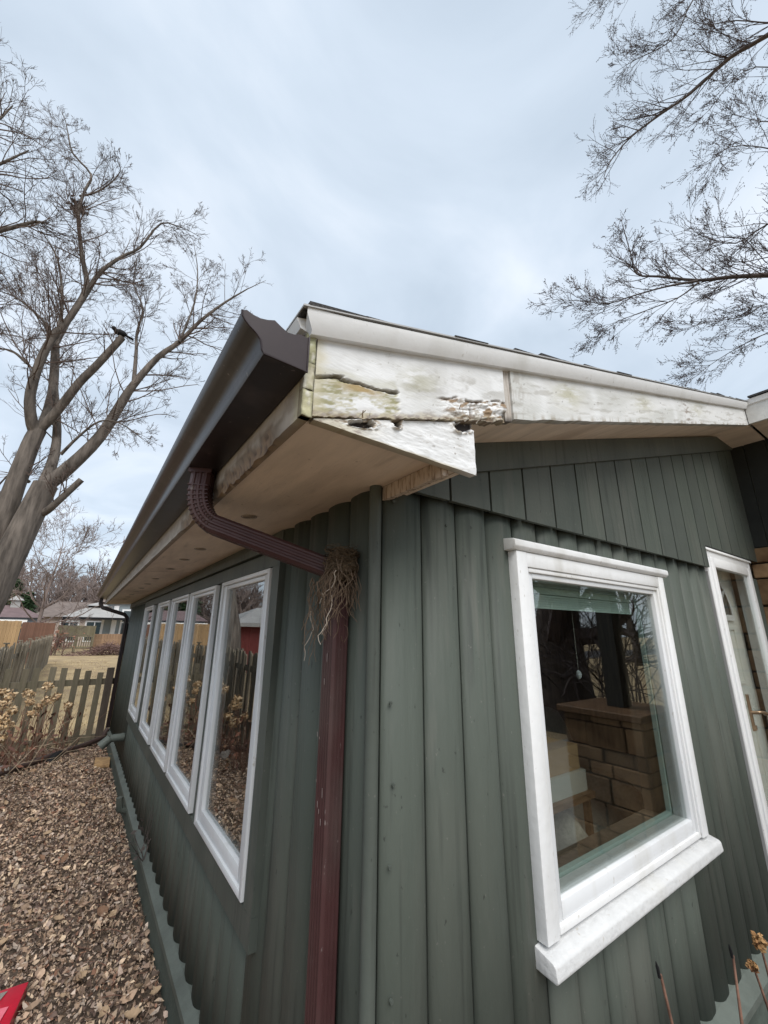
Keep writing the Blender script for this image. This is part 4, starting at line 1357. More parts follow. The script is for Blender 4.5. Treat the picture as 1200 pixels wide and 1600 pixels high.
rt = random.Random(5)
D = 10.5
base = at(-70, 1010, D); base.z = 0
tree = empty('bare_maple_tree', base, 'tall bare tree forking into heavy limbs beyond the left picket fence', 'tree')
trunk_px = Z1([(-90, 1760), (-30, 1660), (20, 1560), (90, 1420), (150, 1300)])
tp = [base, base.lerp(at(*trunk_px[0], D), .6)] + limb_points(trunk_px, D, D)
b = MB(); b.tube(tp, [.34, .31]+[.285-.075*i/12 for i in range(13)], 16)
rel(autosmooth(b.build('trunk', BARK, tree), 60), base)
limbs = [  # guide, start distance, end distance, start radius, end radius, child length
    (Z1([(140, 1310), (230, 1240), (330, 1140), (400, 1030), (440, 970), (520, 880), (590, 830), (660, 760), (740, 700), (815, 655)]), D, D-1.2, .20, .018, 1.5),
    (Z1([(135, 1320), (180, 1200), (188, 1080), (180, 960), (188, 820), (205, 700), (190, 560), (140, 470)]), D+.05, D+1.6, .15, .015, 1.4),
    (Z1([(-60, 1560), (0, 1440), (50, 1300), (100, 1170), (125, 1120)]), D+.3, D+.3, .26, .19, 0),
    (Z1([(118, 1135), (102, 1080), (100, 1000), (130, 900), (170, 820), (230, 750), (290, 660), (330, 600), (400, 550), (460, 520), (530, 440), (600, 455)]), D+.3, D-.8, .16, .015, 1.5),
    (Z1([(120, 1140), (150, 1080), (172, 1000), (180, 910), (182, 825)]), D+.3, D+1.0, .14, .11, 0),
    (Z1([(182, 830), (225, 755), (285, 650), (272, 560), (262, 480), (258, 400), (280, 330), (300, 280), (240, 210), (225, 150), (215, 100)]), D+1.0, D+2.0, .11, .014, 1.3),
    (Z1([(120, 1130), (190, 1055), (260, 965), (320, 905), (402, 815)]), D+.3, D-.6, .125, .095, 0),
    (Z1([(260, 350), (310, 340), (360, 310), (395, 270), (388, 235)]), D+1.7, D+1.0, .04, .012, .8),
    (Z1([(172, 815), (150, 770), (95, 715), (45, 680), (-10, 660)]), D+.6, D+1.4, .06, .014, 1.3),
    (Z1([(440, 960), (448, 860), (450, 800), (470, 720), (440, 640), (450, 560)]), D-.5, D+.6, .065, .012, 1.2),
    (Z1([(590, 830), (640, 700), (650, 600), (640, 520)]), D-.9, D-.2, .04, .010, 1.0),
    (Z1([(125, 1400), (155, 1385), (190, 1355), (268, 1283)]), D, D-.5, .105, .075, 0),
    (Z1([(200, 1200), (260, 1140), (330, 1090), (400, 1100), (470, 1150)]), D, D-1.0, .045, .010, .9),
    (Z1([(90, 900), (40, 860), (-20, 850)]), D+.4, D+.8, .05, .014, 1.1),
    (Z1([(95, 1290), (40, 1260), (-20, 1320)]), D+.3, D+.9, .05, .012, 1.0),
]
tw = MB()
for gd, d0, d1, r0, r1, cl in limbs:
    pts_ = limb_points(gd, d0, d1)
    n_ = len(pts_)
    rs = [(r0+(r1-r0)*(i/(n_-1))**.8)*.76*(1+.05*noise.noise(Vector((i*1.3, r0*50, 0)))) for i in range(n_)]
    b = MB()
    b.tube(pts_, rs, 10 if r0 > .09 else 7)
    rel(autosmooth(b.build('limb', BARK, tree), 60), base)
    if cl == 0:
        nk = 4; cl_ = .8
    else:
        nk = int(n_*1.45); cl_ = cl
    for k_ in range(nk):
        i = rt.randint(max(1, n_//5), n_-2)
        t_ = (pts_[i+1]-pts_[i]).normalized()
        ax = Vector((rt.gauss(0, 1), rt.gauss(0, 1), rt.gauss(0, 1)+.35))
        ax = (ax-t_*ax.dot(t_)).normalized()
        an = rt.uniform(.5, 1.05)
        nd = t_*math.cos(an)+ax*math.sin(an)
        fade = 1.0-.58*i/n_
        grow(tw, pts_[i], nd, cl_*rt.uniform(.7, 1.35)*fade, min(rs[i]*.36, .017), 3, rt, .115, .04, (3, 5), .0034)
    if cl:
        grow(tw, pts_[-1], (pts_[-1]-pts_[-3]).normalized(), cl*.36, r1*.7, 2, rt, .12, .04, (3, 5), .0036)
o = tw.build('twigs', TWIG, tree); rel(o, base); o.location = -base; tag(o, kind='stuff')
o = None
# black bird on the sawn limb, leaf nest high in the crown
bp_ = at(187, 524, D-.6)
bird = MB(); bird.blob(bp_+Vector((0, 0, .07)), (.13, .07, .075), 1, .1, 12, 8); bird.blob(bp_+Vector((-.13, 0, .13)), (.05, .045, .05), 2, .05, 10, 6)
bird.prism([bp_+Vector((.08, -.03, .05)), bp_+Vector((.08, .03, .05)), bp_+Vector((.27, .04, .0)), bp_+Vector((.27, -.04, .0))], (0, 0, .015))
bird.prism([bp_+Vector((-.17, -.01, .12)), bp_+Vector((-.17, .01, .12)), bp_+Vector((-.22, 0, .115))], (0, 0, .02))
for sy in (-.02, .02):
    bird.tube([bp_+Vector((0, sy, .01)), bp_+Vector((-.005, sy, -.06))], .006, 4)
tag(bird.build('bird', BLACK, smooth=True, loc=bp_), 'small black bird perched on the sawn end of a tree limb', 'bird')
nb = at(123, 325, D+1.7)
b = MB()
for i in range(160):
    c_ = nb+Vector((rt.gauss(0, .10), rt.gauss(0, .10), rt.gauss(0, .07)))
    a = Vector((rt.gauss(0, 1), rt.gauss(0, 1), rt.gauss(0, 1))).normalized()*.07; e_ = a.orthogonal().normalized()*.03
    b.add([c_-a, c_+e_, c_+a, c_-e_], [(0, 1, 2, 3)])
tag(b.build('leaf_nest', BARK_D, loc=nb), 'dark ball-shaped leaf nest high in the bare tree', 'nest')

# second tree: only its outer branches reach in at the left edge
base2 = at(-420, 1000, 12); base2.z = 0
tree2 = empty('bare_tree', base2, 'bare tree whose thin outer branches enter at the upper left edge', 'tree')
b = MB(); top2 = at(-330, 420, 12)
b.tube([base2, base2.lerp(top2, .5)+Vector((.2, 0, 0)), top2], [.4, .3, .16], 12); rel(b.build('trunk', BARK, tree2, True), base2)
tw = MB(); rt = random.Random(8)
b = MB(); b.tube([top2, top2+Vector((-.3, .1, 1.6)), top2+Vector((-.35, .5, 3.2)), top2+Vector((-.8, .7, 4.6))], [.155, .11, .07, .02], 9); rel(b.build('limb', BARK, tree2, True), base2)
for k_ in range(22):
    u = rt.random(); a = rt.uniform(1.6, 4.7)
    grow(tw, top2+Vector((-.3-.2*u, .4*u, .6+3.6*u)), Vector((math.cos(a), math.sin(a), .7)).normalized(), rt.uniform(.9, 1.7), .03, 2, rt, .14, .05, (4, 5), .005)
for gd, d0, d1 in (([(-330, 420), (-200, 330), (-90, 290), (-20, 265), (45, 235)], 12, 11), ([(-330, 430), (-200, 400), (-80, 370), (0, 360), (52, 347), (76, 349)], 12, 11.4), ([(-330, 425), (-190, 270), (-80, 200), (-10, 190), (20, 165)], 12, 12), ([(-330, 440), (-200, 470), (-90, 480), (-10, 450)], 12, 11)):
    pts_ = limb_points(gd, d0, d1); n_ = len(pts_)
    rs = [.11+(.014-.11)*i/(n_-1) for i in range(n_)]
    b = MB(); b.tube(pts_, rs, 7); rel(autosmooth(b.build('limb', BARK, tree2), 60), base2)
    for k_ in range(18):
        i = rt.randint(n_//3, n_-2); t_ = (pts_[i+1]-pts_[i]).normalized()
        ax = Vector((rt.gauss(0, 1), rt.gauss(0, 1), rt.gauss(0, 1)+.2)); ax = (ax-t_*ax.dot(t_)).normalized(); an = rt.uniform(.5, 1.0)
        grow(tw, pts_[i], t_*math.cos(an)+ax*math.sin(an), rt.uniform(.8, 1.5), min(rs[i]*.40, .018), 3, rt, .17, .05, (3, 5), .0036)
o = tw.build('twigs', TWIG, tree2); o.location = -base2; tag(o, kind='stuff')

# budding tree at the right
base3 = at(1640, 1000, 9.5); base3.z = 0
tree3 = empty('budding_tree', base3, 'budding dark-branched tree reaching over the roof at the upper right', 'tree')
D3 = 7.6
hub = at(1560, 430, 9.0); hub2 = at(1500, 60, 9.2)
b = MB(); b.tube([base3, base3.lerp(hub, .5)+Vector((.1, .1, 0)), hub, hub2, at(1440, -300, 9.5)], [.34, .28, .22, .17, .10], 12); rel(b.build('trunk', BARK_D, tree3, True), base3)
rt = random.Random(21)
tw = MB()
tl = [
    ([(1500, 60), (1380, -20), (1280, 0), (1200, 55), (1140, 90), (1080, 145), (1030, 180), (985, 215), (955, 250), (945, 272)], 9.2, D3, .17, .014, .62),
    ([(1500, 40), (1380, -90), (1250, -110), (1130, -60), (1080, 5), (1062, 45), (1040, 70), (990, 95), (966, 110)], 9.2, D3+.2, .075, .008, .55),
    ([(1480, -60), (1350, -150), (1200, -120), (1060, -60), (980, -25), (935, 12)], 9.3, D3+.2, .07, .008, .6),
    ([(1560, 430), (1400, 425), (1290, 428), (1200, 430), (1140, 433), (1090, 438), (1030, 432), (995, 428), (985, 395), (972, 350)], 9.0, D3, .19, .010, .5),
    ([(1090, 439), (1040, 448), (990, 462), (950, 474), (905, 470), (865, 468)], D3+.3, D3-.3, .05, .009, .5),
    ([(1092, 441), (1060, 465), (1010, 485), (960, 505), (935, 528)], D3+.3, D3+.1, .038, .006, .42),
    ([(1540, 300), (1400, 290), (1290, 320), (1200, 350), (1150, 380), (1100, 370), (1070, 350)], 9.0, D3+.6, .08, .008, .62),
    ([(1540, 330), (1380, 300), (1260, 250), (1190, 230), (1140, 230), (1115, 250)], 9.0, D3+.5, .06, .007, .5),
    ([(1550, 520), (1400, 500), (1280, 500), (1200, 520), (1150, 545), (1110, 570), (1085, 590)], 9.0, D3+.8, .045, .007, .55),
    ([(1540, 420), (1400, 470), (1270, 480), (1200, 475), (1160, 495), (1100, 505), (1060, 518)], 9.0, D3+.3, .035, .006, .38),
    ([(1500, 30), (1400, 20), (1290, 30), (1210, 36), (1150, 32), (1100, 38), (1060, 20)], 9.2, D3+.7, .07, .008, .55),
    ([(1540, 200), (1400, 180), (1270, 150), (1200, 105), (1150, 120), (1110, 170), (1080, 195)], 9.0, D3+.3, .05, .006, .42),
    ([(1540, 260), (1400, 300), (1260, 200), (1190, 190), (1150, 180)], 9.0, D3+.9, .05, .006, .5),
    ([(1560, 380), (1400, 370), (1290, 390), (1210, 400), (1150, 410), (1110, 395)], 9.0, D3+.9, .06, .007, .55),
]
for gd, d0, d1, r0, r1, cl in tl:
    pts_ = limb_points(gd, d0, d1); n_ = len(pts_)
    rs = [(r0+(r1-r0)*(i/(n_-1))**.55)*.46 for i in range(n_)]
    b = MB(); b.tube(pts_, rs, 8); rel(autosmooth(b.build('limb', BARK_D, tree3), 60), base3)
    for k_ in range(int(n_*1.45)):
        i = rt.randint(n_//4, n_-2); t_ = (pts_[i+1]-pts_[i]).normalized()
        ax = Vector((rt.gauss(0, 1), rt.gauss(0, 1), rt.gauss(0, 1)+.3)); ax = (ax-t_*ax.dot(t_)).normalized(); an = rt.uniform(.40, .85)
        grow(tw, pts_[i], t_*math.cos(an)+ax*math.sin(an), cl*rt.uniform(.9, 2.0)*(1.15-.5*i/n_), min(rs[i]*.62, .0105), 2, rt, .10, .05, (4, 5), .0028, buds=True)
    grow(tw, pts_[-1], (pts_[-1]-pts_[-3]).normalized(), cl*.5, r1*.7, 1, rt, .25, .03, (3, 4), .003, buds=True)
o = tw.build('twigs', TWIG_D, tree3); o.location = -base3; tag(o, kind='stuff')


# trees in front of the house, mirrored in the glass
def simple_tree(name, base_, h_, r_, seed, label, matb, matt, lv=3, nl=14, minr=.008, group=None, spread=.35, stuffname='twigs'):
    rn = random.Random(seed)
    base_ = Vector(base_)
    t = empty(name, base_, label, 'tree', group)
    b = MB()
    pts_ = [Vector((0, 0, 0))]
    d = Vector((rn.uniform(-.06, .06), rn.uniform(-.06, .06), 1))
    n_ = 8
    for i in range(n_):
        d = (d+Vector((rn.gauss(0, .06), rn.gauss(0, .06), .1))).normalized(); pts_.append(pts_[-1]+d*h_/n_*.85)
    rs = [r_*(1-i/n_)+r_*.12*i/n_ for i in range(n_+1)]
    b.tube(pts_, rs, 10); b.build('trunk', matb, t, True)
    tw_ = MB()
    for k_ in range(nl):
        i = rn.randint(2, n_-1)
        a = rn.uniform(0, 6.28); el_ = rn.uniform(.3, 1.0)
        dd = Vector((math.cos(a)*math.cos(el_), math.sin(a)*math.cos(el_), math.sin(el_)))
        grow(tw_, pts_[i], dd, h_*spread*rn.uniform(.6, 1.1), rs[i]*.45, lv, rn, .2, .06, (4, 5), minr)
    grow(tw_, pts_[-1], d, h_*.25, rs[-1], lv, rn, .2, .05, (4, 5), minr)
    tag(tw_.build('twigs', matt, t), kind='stuff')
    return t


td = Vector((0.844, -0.536, 0)); mc = Vector((CAM.x, -CAM.y, 0))
simple_tree('front_yard_tree', mc+td*9.5, 6.5, .62, 31, 'thick-trunked bare tree mirrored dark in the front window', BARK_D, TWIG_D, 3, 16, .008)
simple_tree('front_yard_tree', mc+Vector((.94, -.34, 0))*14, 6.5, .14, 32, 'slender bare tree mirrored beside the dark porch post', BARK_D, TWIG_D, 3, 16, .008)
simple_tree('front_yard_tree', mc+Vector((.91, -.41, 0))*30, 11, .25, 33, 'distant bare tree mirrored low in the front window', BARK, TWIG, 2, 16, .012)

for i, (x, y, lab) in enumerate(((6.2, -2.6, 'leafless twiggy shrub mirrored at the right side of the front window'), (7.6, -4.4, 'leafless shrub mirrored beside the porch post in the front window'))):
    rn = random.Random(60+i); p = Vector((x, y, 0))
    t = empty('front_yard_shrub', p, lab, 'shrub')
    b = MB()
    for k_ in range(16):
        a = rn.uniform(0, 6.28)
        grow(b, Vector((rn.gauss(0, .25), rn.gauss(0, .25), 0)), Vector((math.cos(a)*.35, math.sin(a)*.35, 1)).normalized(), rn.uniform(1.6, 2.9), .018, 2, rn, .18, .04, (4, 6), .006)
    tag(b.build('stems', TWIG_D, t), kind='stuff')

# ================================================================== FENCES, left side
# picket fence across the end of the bed
pf = empty('picket_fence', (-0.6, 7.45, 0), 'short mossy picket fence running from the house corner across the bed', 'fence')
PB = Vector((-0.6, 7.45, 0))
xs_ = [(-0.290, 1.07), (-0.448, 1.105), (-0.605, 1.135), (-0.763, 1.155), (-0.921, 1.17), (-1.08, 1.17), (-1.24, 1.16), (-1.40, 1.17), (-1.56, 1.16)]
for i, (x, zt) in enumerate(xs_):
    b = MB(); w_ = .040
    tl_ = rnd.uniform(-.02, .02)
    b.prism([(x-w_, 7.435, .03), (x+w_, 7.435, .03), (x+w_+tl_, 7.435, zt), (x-w_+tl_, 7.435, zt+rnd.uniform(-.005, .005))], (0, -0.020, 0))
    rel(b.build('picket', FENCE_P, pf, loc=(x, 7.42, .03)), PB)
for z in (.93, .12):
    b = MB(); b.box((-1.66, 7.437, z-.045), (-0.04, 7.475, z+.045)); rel(b.build('rail', FENCE_P, pf, loc=(-.8, 7.45, z)), PB)
b = MB(); b.box((-0.205, 7.37, 0), (-0.105, 7.434, 1.14)); rel(b.build('post', mat('brown_fence_post', (.090, .072, .058), .85, .2, var=.25, nscale=5, stretch=(5, 5, .7), bump=.4), pf, loc=(-.155, 7.4, 0)), PB)
# long grey fence along the bed
gf = empty('board_fence', (-1.75, 12, 0), 'long weathered grey board fence running away along the left side', 'fence')
GB = Vector((-1.75, 12, 0))
pk = None
y = 0.5; i = 0
meshes = []
for v_ in range(4):
    b = MB(); w_ = .068; h_ = (1.36, 1.40, 1.42, 1.38)[v_]
    b.prism([(0, -w_, .04), (0, w_, .04), (0, w_, h_-.04), (0, w_*.55, h_), (0, -w_*.55, h_), (0, -w_, h_-.04)], (0.02, 0, 0))
    meshes.append(b.mesh('picket', FENCE_G))
while y < 27:
    side = 0.022 if i % 2 else -0.042
    o = link('picket', meshes[rnd.randint(0, 3)], gf, Vector((-1.75+side, y, 0))-GB)
    o.rotation_euler = (rnd.uniform(-.028, .028), rnd.uniform(-.03, .03), rnd.uniform(-.06, .06)); o.location.z += rnd.uniform(-.03, .02)
    y += .125; i += 1
for z in (.35, 1.15):
    b = MB(); b.box((-1.769, .4, z-.045), (-1.731, 27, z+.045)); o = b.build('rail', FENCE_G, gf); o.location = -GB
y = .5
while y < 27.1:
    b = MB(); b.box((-1.80, y-.045, 0), (-1.771, y+.045, 1.44)); b.box((-1.83, y-.055, 1.441), (-1.74, y+.055, 1.465)); o = b.build('post', FENCE_G, gf); o.location = -GB
    y += 2.4


def privacy_fence(name, p, q_, h_, material, label, bw=.14, rail=False, hj=.015, z0=.03):
    p = Vector(p); q_ = Vector(q_)
    f = empty(name, p, label, 'fence')
    d = (q_-p); L_ = d.length; d.normalize()
    nrm = Vector((-d.y, d.x, 0))
    n_ = int(L_/bw)
    mm = []
    for v_ in range(3):
        b = MB(); b.prism([Vector((0, 0, z0)), d*(bw-.008)+Vector((0, 0, z0)), d*(bw-.008)+Vector((0, 0, h_)), Vector((0, 0, h_+hj*(v_-1)))], nrm*.02)
        mm.append(b.mesh('board', material))
    for k_ in range(n_):
        link('board', mm[rnd.randint(0, 2)], f, d*(k_*bw))
    b = MB()
    for z in (.5, h_-.35):
        b.prism([nrm*.021+Vector((0, 0, z)), nrm*.021+d*L_+Vector((0, 0, z)), nrm*.021+d*L_+Vector((0, 0, z+.09)), nrm*.021+Vector((0, 0, z+.09))], nrm*.04)
    b.build('rail', material, f)
    return f


A1, A2, A3 = Vector((-11.0, 22.0, 0)), at(36, 972, 27.5), at(88, 974, 30)
A1.z = A2.z = A3.z = 0
privacy_fence('privacy_fence', A1, A2, 2.08, CEDAR, 'tall new honey coloured cedar privacy fence at the far left')
A2b = A2+(A3-A2)*.01
privacy_fence('privacy_fence', A2b, A3, 2.03, REDWOOD, 'older reddish brown board fence joining the new cedar fence')
B1, B2 = at(93, 976, 40), at(148, 977, 42); B1.z = B2.z = 0
ff = empty('lattice_fence', B1, 'olive grey fence with solid top band and open spindles below, far yard end', 'fence')
dv = (B2-B1); L_ = dv.length; dv.normalize(); nv_ = Vector((-dv.y, dv.x, 0))
k_ = 0
bb = MB(); bb.prism([Vector((0, 0, 1.20)), dv*.2+Vector((0, 0, 1.20)), dv*.2+Vector((0, 0, 1.98)), Vector((0, 0, 1.98))], nv_*.03); mband = bb.mesh('board', OLIVE)
bb = MB(); bb.prism([Vector((0, 0, .35)), dv*.075+Vector((0, 0, .35)), dv*.075+Vector((0, 0, 1.1)), Vector((0, 0, 1.1))], nv_*.03); mspin = bb.mesh('spindle', OLIVE)
while k_*.205 < L_-.1:
    link('board', mband, ff, dv*(k_*.205)); link('spindle', mspin, ff, dv*(k_*.205+.06)); k_ += 1
for z in (.30, 1.12):
    bb = MB(); bb.prism([nv_*-.02+Vector((0, 0, z)), nv_*-.02+dv*L_+Vector((0, 0, z)), nv_*-.02+dv*L_+Vector((0, 0, z+.09)), nv_*-.02+Vector((0, 0, z+.09))], nv_*.08); bb.build('rail', OLIVE, ff)
bb = MB(); bb.prism([nv_*-.06+Vector((0, 0, 0)), nv_*-.06+dv*.12, nv_*-.06+dv*.12+Vector((0, 0, 2.0)), nv_*-.06+Vector((0, 0, 2.0))], nv_*.12); mp_ = bb.mesh('post', OLIVE)
for t in (0, .5, 1): link('post', mp_, ff, dv*(L_*t))
C1, C2 = at(149, 980, 42.5), at(215, 980, 44); C1.z = C2.z = 0
privacy_fence('far_picket_fence', C1, C2, 1.35, mat('orange_brown_fence', (.27, .175, .11), .85, .2, var=.2, nscale=4, obj_var=.15), 'orange brown picket fence far behind the brush heap', .22)

# ================================================================== FAR BUILDINGS
def facing(p):
    d = Vector((p.x-CAM.x, p.y-CAM.y, 0)).normalized()
    return d, Vector((d.y, -d.x, 0))    # away, right


def far_box(b, c, rgt, awy, x0, x1, z0, z1, dp):
    b.prism([c+rgt*x0+Vector((0, 0, z0)), c+rgt*x1+Vector((0, 0, z0)), c+rgt*x1+Vector((0, 0, z1)), c+rgt*x0+Vector((0, 0, z1))], awy*dp)


ZV = Vector((0, 0, 1))
# gazebo
gp = at(145, 985, 46); gp.z = 0
aw, rg = facing(gp)
gz = empty('gazebo', gp, 'pale-roofed gazebo with dark posts and lantern top beyond the far fence', 'gazebo')
O0 = Vector((0, 0, 0))
b = MB()
e1 = [rg*-2.4+ZV*2.75, rg*2.4+ZV*2.75, rg*2.4+aw*4+ZV*2.75, rg*-2.4+aw*4+ZV*2.75]
t1 = [rg*-.75+aw*1.3+ZV*3.65, rg*.75+aw*1.3+ZV*3.65, rg*.75+aw*2.7+ZV*3.65, rg*-.75+aw*2.7+ZV*3.65]
b.add(e1+t1, [(0, 1, 5, 4), (1, 2, 6, 5), (2, 3, 7, 6), (3, 0, 4, 7), (4, 5, 6, 7), (3, 2, 1, 0)]); b.build('roof', ROOFG, gz)
b = MB(); far_box(b, aw*1.35+O0, rg, aw, -.7, .7, 3.651, 3.80, 1.3); b.build('vent_band', BLACK, gz)
b = MB(); b.add([rg*-.95+aw*1.1+ZV*3.801, rg*.95+aw*1.1+ZV*3.801, rg*.95+aw*2.9+ZV*3.801, rg*-.95+aw*2.9+ZV*3.801, aw*2+ZV*4.15], [(0, 1, 4), (1, 2, 4), (2, 3, 4), (3, 0, 4), (3, 2, 1, 0)]); b.build('roof_cap', ROOFG, gz)
b = MB(); far_box(b, O0, rg, aw, -2.42, 2.42, 2.55, 2.748, .08); b.build('beam', BLACK, gz)
for px_ in (-2.3, 2.3):
    for pa in (0.09, 3.9):
        b = MB(); far_box(b, aw*pa, rg, aw, px_-.07, px_+.07, 0, 2.7, .1); b.build('post', BLACK, gz)
# house behind gazebo (sand wall, brown roof, sliding door)
hp_ = at(120, 985, 56); hp_.z = 0
aw, rg = facing(hp_)
hs = empty('sand_house', hp_, 'long low sandy house with a brown roof behind the gazebo', 'house')
b = MB(); far_box(b, O0, rg, aw, -3.4, 12, 0, 2.9, 8); b.build('wall', WALLS, hs)
b = MB(); b.add([rg*-4+aw*-.5+ZV*2.9, rg*12.5+aw*-.5+ZV*2.9, rg*12.5+aw*4+ZV*4.7, rg*-2.2+aw*4+ZV*4.7, rg*12.5+aw*8.5+ZV*2.9, rg*-4+aw*8.5+ZV*2.9], [(0, 1, 2, 3), (3, 2, 4, 5), (0, 3, 5), (1, 4, 2), (0, 5, 4, 1)]); b.build('roof', ROOFB, hs)
for xa in (-1.6, .6, 2.6, 5.4):
    b = MB(); far_box(b, aw*-.06, rg, aw, xa, xa+1.7, .4, 2.6, .05); w_ = b.build('window', WHITE, hs)
    b = MB(); far_box(b, aw*-.09, rg, aw, xa+.15, xa+.8, .55, 2.45, .025); far_box(b, aw*-.09, rg, aw, xa+.9, xa+1.55, .55, 2.45, .025); b.build('pane', DGLASS, w_)
# slate house with white windows right
hp_ = at(196, 985, 48); hp_.z = 0
aw, rg = facing(hp_)
hs = empty('slate_house', hp_, 'slate grey house with a white-framed window beside the drainpipe', 'house')
b = MB(); far_box(b, O0, rg, aw, -2.0, 6, 0, 4.2, 6); b.build('wall', WALLC, hs)
b = MB(); far_box(b, aw*-.08, rg, aw, -1.25, -.85, 0, 3.9, .07); far_box(b, aw*-.08, rg, aw, -2.05, -1.85, 0, 4.0, .07); b.build('corner_board', WHITE, hs)
b = MB(); b.add([rg*-2.4+aw*-.4+ZV*4.2, rg*6.4+aw*-.4+ZV*4.2, rg*6.4+aw*3+ZV*6, rg*-2.4+aw*3+ZV*6, rg*6.4+aw*6.4+ZV*4.2, rg*-2.4+aw*6.4+ZV*4.2], [(0, 1, 2, 3), (3, 2, 4, 5), (0, 3, 5), (1, 4, 2), (0, 5, 4, 1)]); b.build('roof', ROOFB, hs)
for xa in (-.55, 2.2):
    b = MB(); far_box(b, aw*-.07, rg, aw, xa, xa+1.5, 1.0, 3.6, .06); w_ = b.build('window', WHITE, hs)
    b = MB(); far_box(b, aw*-.10, rg, aw, xa+.15, xa+1.35, 1.15, 2.3, .025); far_box(b, aw*-.10, rg, aw, xa+.15, xa+.72, 2.45, 3.45, .025); far_box(b, aw*-.10, rg, aw, xa+.80, xa+1.35, 2.45, 3.45, .025); b.build('pane', DGLASS, w_)
# blue-grey house with cupola at the left edge
hp_ = at(14, 985, 44); hp_.z = 0
aw, rg = facing(hp_)
hs = empty('cupola_house', hp_, 'blue-grey gabled outbuilding with a pale cupola behind the cedar fence', 'outbuilding')
b = MB(); far_box(b, O0, rg, aw, -4, 1.7, 0, 2.6, 5); b.build('wall', WALLB, hs)
b = MB(); b.add([rg*-4.3+aw*-.3+ZV*2.55, rg*2.0+aw*-.3+ZV*2.55, rg*.3+aw*2.4+ZV*3.55, rg*-3+aw*2.4+ZV*3.55, rg*2.0+aw*5.3+ZV*2.55, rg*-4.3+aw*5.3+ZV*2.55], [(0, 1, 2, 3), (3, 2, 4, 5), (0, 3, 5), (1, 4, 2), (0, 5, 4, 1)]); b.build('roof', ROOFP, hs)
b = MB(); far_box(b, aw*1.9, rg, aw, -.3, .3, 3.2, 3.95, .6); cu = b.build('cupola', ROOFG, hs)
b = MB(); c0 = aw*2.25
b.add([c0+rg*-.5+aw*-.5+ZV*3.951, c0+rg*.5+aw*-.5+ZV*3.951, c0+rg*.5+aw*.5+ZV*3.951, c0+rg*-.5+aw*.5+ZV*3.951, c0+ZV*4.4], [(0, 1, 4), (1, 2, 4), (2, 3, 4), (3, 0, 4), (3, 2, 1, 0)]); b.build('cupola_roof', ROOFG, cu)
b = MB(); far_box(b, aw*-2.2, rg, aw, -4, .9, 2.1, 2.35, 1.9); b.build('awning', CWHITE, hs)
# red shed, mirrored in the nearest casement
sp = Vector((-6.6, 19.2, 0))
sh = empty('red_shed', sp, 'dark red shed with a grey hipped roof mirrored in the nearest casement', 'shed')
b = MB(); b.box((-1.6, -1.5, 0), (1.6, 1.5, 1.90)); b.build('wall', SHEDRED, sh)
b = MB(); b.add([(-1.95, -1.85, 2.056), (1.95, -1.85, 2.056), (1.95, 1.85, 2.056), (-1.95, 1.85, 2.056), (-.4, -.1, 2.8), (.4, -.1, 2.8), (.4, .1, 2.8), (-.4, .1, 2.8)], [(0, 1, 5, 4), (1, 2, 6, 5), (2, 3, 7, 6), (3, 0, 4, 7), (4, 5, 6, 7), (3, 2, 1, 0)]); b.build('roof', ROOFG, sh)
b = MB(); b.box((-1.98, -1.88, 1.901), (1.98, 1.88, 2.055)); b.build('eave_board', ROOFG, sh)

# ================================================================== FAR TREES
for i, (px, dist, h_, seed) in enumerate(((62, 38, 9.5, 3),)):
    p = at(px, 985, dist); p.z = 0
    simple_tree('bare_yard_tree', p, h_, .16, seed, 'pale spreading bare tree behind the reddish fence', FARTWIG, FARTWIG, 3, 22, .012, None, .45)
wood = MB()
rw = random.Random(77)
for i in range(120):
    px = rw.uniform(-300, 260); dist = rw.uniform(75, 115)
    p = at(px, 985, dist); p.z = 0
    h_ = rw.uniform(8.5, 14.5)*dist/95
    n_ = 5; pts_ = [p]
    d = Vector((0, 0, 1))
    for k_ in range(n_):
        d = (d+Vector((rw.gauss(0, .08), rw.gauss(0, .08), .1))).normalized(); pts_.append(pts_[-1]+d*h_/n_*.85)
    rs = [.2*(1-k_/n_)+.03 for k_ in range(n_+1)]
    wood.tube(pts_, rs, 5, cap=False)
    for k_ in range(16):
        ii = rw.randint(1, n_-1); a = rw.uniform(0, 6.28); e_ = rw.uniform(.4, 1.2)
        grow(wood, pts_[ii], Vector((math.cos(a)*math.cos(e_), math.sin(a)*math.cos(e_), math.sin(e_))), h_*.32*rw.uniform(.6, 1.1), .09, 2, rw, .16, .10, (4, 5), .035)
    # understory
    for k_ in range(4):
        a = rw.uniform(0, 6.28)
        q_ = p+Vector((rw.uniform(-3, 3), rw.uniform(-3, 3), 0))
        grow(wood, q_, Vector((rw.gauss(0, .3), rw.gauss(0, .3), 1)).normalized(), rw.uniform(2.5, 5), .07, 2, rw, .22, .05, (5, 7), .045)
tag(wood.build('distant_woods', FARTWIG), 'band of bare grey-brown woods along the horizon', 'woods', kind='stuff')


